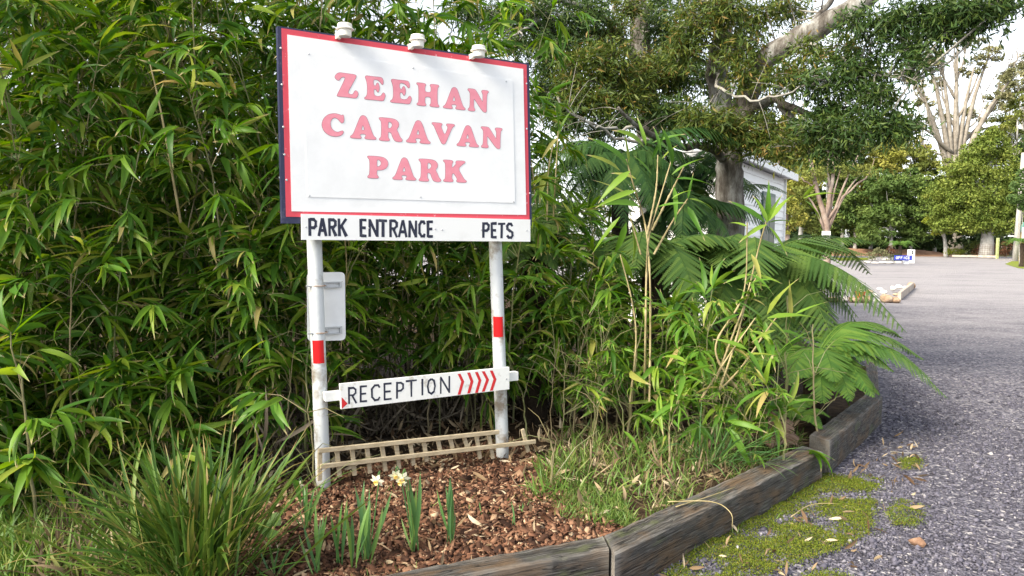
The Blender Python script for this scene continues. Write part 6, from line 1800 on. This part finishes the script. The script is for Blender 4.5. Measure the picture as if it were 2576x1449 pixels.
# ------------------------------------------------------------------ daffodils
def zd(x, y):
    return ((900 + x / 1.7173) / 1.49068, (1600 + y / 1.7173) / 1.49068)
DLIB = [blade_variant(180 + k, 5, 0.055, 0.1 + 0.12 * (k % 4), 0.3, 0.5, 0.55) for k in range(8)]
def flower_at(root, c, face, r, seed):
    rg = np.random.default_rng(seed)
    z = nrm(face); x = nrm(np.cross(z, [0.1, 0.2, 1])); y = np.cross(z, x)
    V, F = [], []
    for k in range(6):
        w = 2 * PI * k / 6 + 0.1
        d = math.cos(w) * x + math.sin(w) * y; e = -math.sin(w) * x + math.cos(w) * y
        o = len(V)
        zz = -0.12 * r + (0.04 * r if k % 2 else 0)
        V += [c + z * 0.0, c + d * r * .55 + e * r * .27 + z * zz, c + d * r + z * zz * 1.8, c + d * r * .55 - e * r * .27 + z * zz]
        F += [(o, o + 1, o + 2), (o, o + 2, o + 3)]
    fl = part(root, 'flower', MB().add(V, F).mesh('flower', M['petal']))
    part(fl, 'cup', MB().lathe(c, [(r * .16, 0), (r * .26, r * .18), (r * .30, r * .34), (r * .22, r * .2), (r * .1, r * .05)], 10, z, x).mesh('cup', M['cup']))
def daffodil(label, base, tips, seed, flowers=(), cat='daffodil'):
    rg = np.random.default_rng(seed)
    B = onz(*zd(*base), 0.16)
    B[2] = float(bed_z(B[0], B[1]))
    root = thing('daffodil', label, cat, B, 'daffodil plants in the mulch bed')
    lv = Leaves(DLIB)
    for tx, ty in tips:
        T_ = at(*zd(tx, ty), B[1] + rg.normal(0, 0.05))
        b_ = B + [rg.normal(0, .012), rg.normal(0, .012), -0.01]
        L = np.linalg.norm(T_ - b_)
        lv.add(b_[None], (T_ - b_)[None] + [[0, 0, 0.06 * L]], np.array([[rg.normal(0, .4), -1.0, .4]]), np.array([L * 1.04]), rg.integers(0, 8, 1))
    lv.cat()
    leaf_objects(root, lv, range(len(lv.B)), M['daff_leaf'])
    for (fx, fy, r) in flowers:
        c = at(*zd(fx, fy), B[1] - 0.02)
        st = [B, B * .5 + c * .5 + [0.01, 0, .02], c + [0.012, 0.01, 0.035], c + [0.0, 0.004, 0.008]]
        part(root, 'stem', MB().tube(cat_rom(st, 12), 0.0032, 5, False).mesh('stem', M['daff_leaf']))
        flower_at(root, c, np.array([rg.normal(0, .4), -1, -0.45 + rg.normal(0, .2)]), r, seed + 1)
daffodil('daffodil with one drooping flower and a full leaf fan by the post foot', (425, 640), [(370, 520), (395, 400), (440, 430), (475, 400), (560, 350), (480, 480), (330, 560), (410, 380)], 601, [(375, 378, .032)])
daffodil('flowerless daffodil leaves near the front sleeper, below the drooping one', (495, 930), [(355, 710), (400, 640), (450, 560), (520, 590), (550, 590), (480, 600)], 602)
daffodil('thin daffodil leaves left of the single nodding flower', (650, 870), [(585, 590), (640, 500), (680, 480), (600, 700), (660, 540)], 603)
daffodil('curling daffodil leaves in front of the single nodding flower', (718, 890), [(700, 560), (770, 520), (790, 660), (680, 640), (745, 590)], 604)
daffodil('daffodil with a single nodding cream flower', (820, 850), [(750, 370), (770, 410), (800, 470), (1000, 450), (930, 560), (830, 430), (790, 520)], 605, [(880, 352, .038)])
daffodil('daffodil carrying the double cream flower head', (1125, 790), [(1100, 330), (1130, 400), (1185, 345), (1085, 480), (1150, 500), (1020, 600)], 606, [(1000, 318, .034), (1045, 335, .042), (1035, 360, .034)])
daffodil('upright leafy daffodil without flowers nearest the bed corner', (1365, 740), [(1318, 355), (1345, 385), (1362, 380), (1385, 375), (1240, 430), (1400, 560)], 607)
daffodil('first of two short blue-green daffodil shoots in the mulch', (1555, 575), [(1528, 490), (1555, 480), (1572, 500)], 608)
daffodil('second short blue-green daffodil shoot next to the grass tuft', (1815, 572), [(1798, 500), (1815, 490), (1836, 500)], 609)
daffodil('untidy daffodil leaves at the bottom edge beside the round leaf', (225, 960), [(180, 740), (40, 850), (330, 740), (290, 800), (345, 890), (250, 760), (120, 800)], 610)
daffodil('lone upright daffodil leaf between the two short shoots', (1765, 640), [(1758, 480), (1768, 520)], 611)
# magenta flower and round leaf at the foot of the tussock
b = at(617, 1362, 3.75); b[2] = max(b[2], 0.2)
pf = thing('magenta_flower', 'tiny magenta flower at the foot of the strap-leaved tussock', 'flower', b)
rg = np.random.default_rng(9)
V, F = quad_cloud(rg, b + 0.014 * rg.standard_normal((26, 3)), 0.011)
part(pf, 'petals', mesh_np('petals', V, F, M['pink_petal']))
part(pf, 'stem', MB().tube(np.array([[b[0], b[1] + .02, .12], b]), .002, 4).mesh('stem', M['daff_leaf']))
b = onz(675, 1352, 0.19)
rl = thing('round_leaf_plant', 'round grey-green leaf beside the magenta flower', 'plant', b)
V = [b + [0, 0, 0.05]]; F = []
for k in range(18):
    w = 2 * PI * k / 18
    V.append(b + [math.cos(w) * 0.062, math.sin(w) * 0.05, 0.06 + 0.02 * math.sin(2 * w) + 0.035 * math.sin(w)])
F = [(0, k + 1, (k + 1) % 18 + 1) for k in range(17)]
part(rl, 'leaf', MB().add(V, F).mesh('leaf', M['daff_leaf'], True))
part(rl, 'stem', MB().tube(np.array([b - [0, 0, .05], b + [0, 0, .05]]), .003, 5).mesh('stem', M['daff_leaf']))
b = onz(2262, 1330, 0.0)
strap_plant('small grey-green rosette on the mossy hump in the gravel', b + [0, 0, 0.03], 7, 63, 0.06, 0.12, 0.012, 0.7, 7, 'daff_leaf', 'rosette_plant')
# leaning dry cane through the thicket on the left
ca = MB()
c = cat_rom([at(455, 560, 4.35), at(430, 420, 4.3), at(405, 280, 4.3), at(375, 150, 4.35)], 10)
ca.tube(c, np.linspace(.008, .004, 10), 6, False)
single('dry_cane', ca.mesh('dry_cane', M['culm_young'], True), 'bare straw-coloured cane leaning through the bamboo left of the sign', 'cane')
ca = MB().tube(cat_rom([at(868, 600, 4.75), at(872, 680, 4.75), at(862, 800, 4.75), at(858, 880, 4.75)], 10), .004, 5, False)
single('dry_cane', ca.mesh('dry_cane', M['culm_young'], True), 'thin dry cane hanging in front of the strapped sign', 'cane')

# dry stalks fallen across the long sleeper
for lab, pts, zz in (('bent dry stalk hanging over the face of the long sleeper', [(1680, 1262, .23), (1790, 1262, .235), (1838, 1290, .225), (1842, 1330, .14)], 0),
                     ('thin straw stalk lying along the top of the long sleeper', [(1700, 1275, .212), (1780, 1250, .215), (1850, 1225, .214)], 0),
                     ('dry curved twig on the moss in front of the long sleeper', [(1990, 1300, .02), (2040, 1270, .03), (2110, 1268, .03), (2170, 1285, .02)], 0),
                     ('dark stick lying on the gravel beside the raised sleeper', [(2240, 1135, .015), (2290, 1140, .02), (2330, 1136, .016)], 0)):
    P = cat_rom([onz(*p) for p in pts], 14)
    single('dry_stalk', MB().tube(P, np.linspace(0.0035, 0.002, 14), 5).mesh('dry_stalk', M['culm_young' if 'dark' not in lab else 'twig'], True), lab, 'stalk', 'fallen stalks around the sleepers')
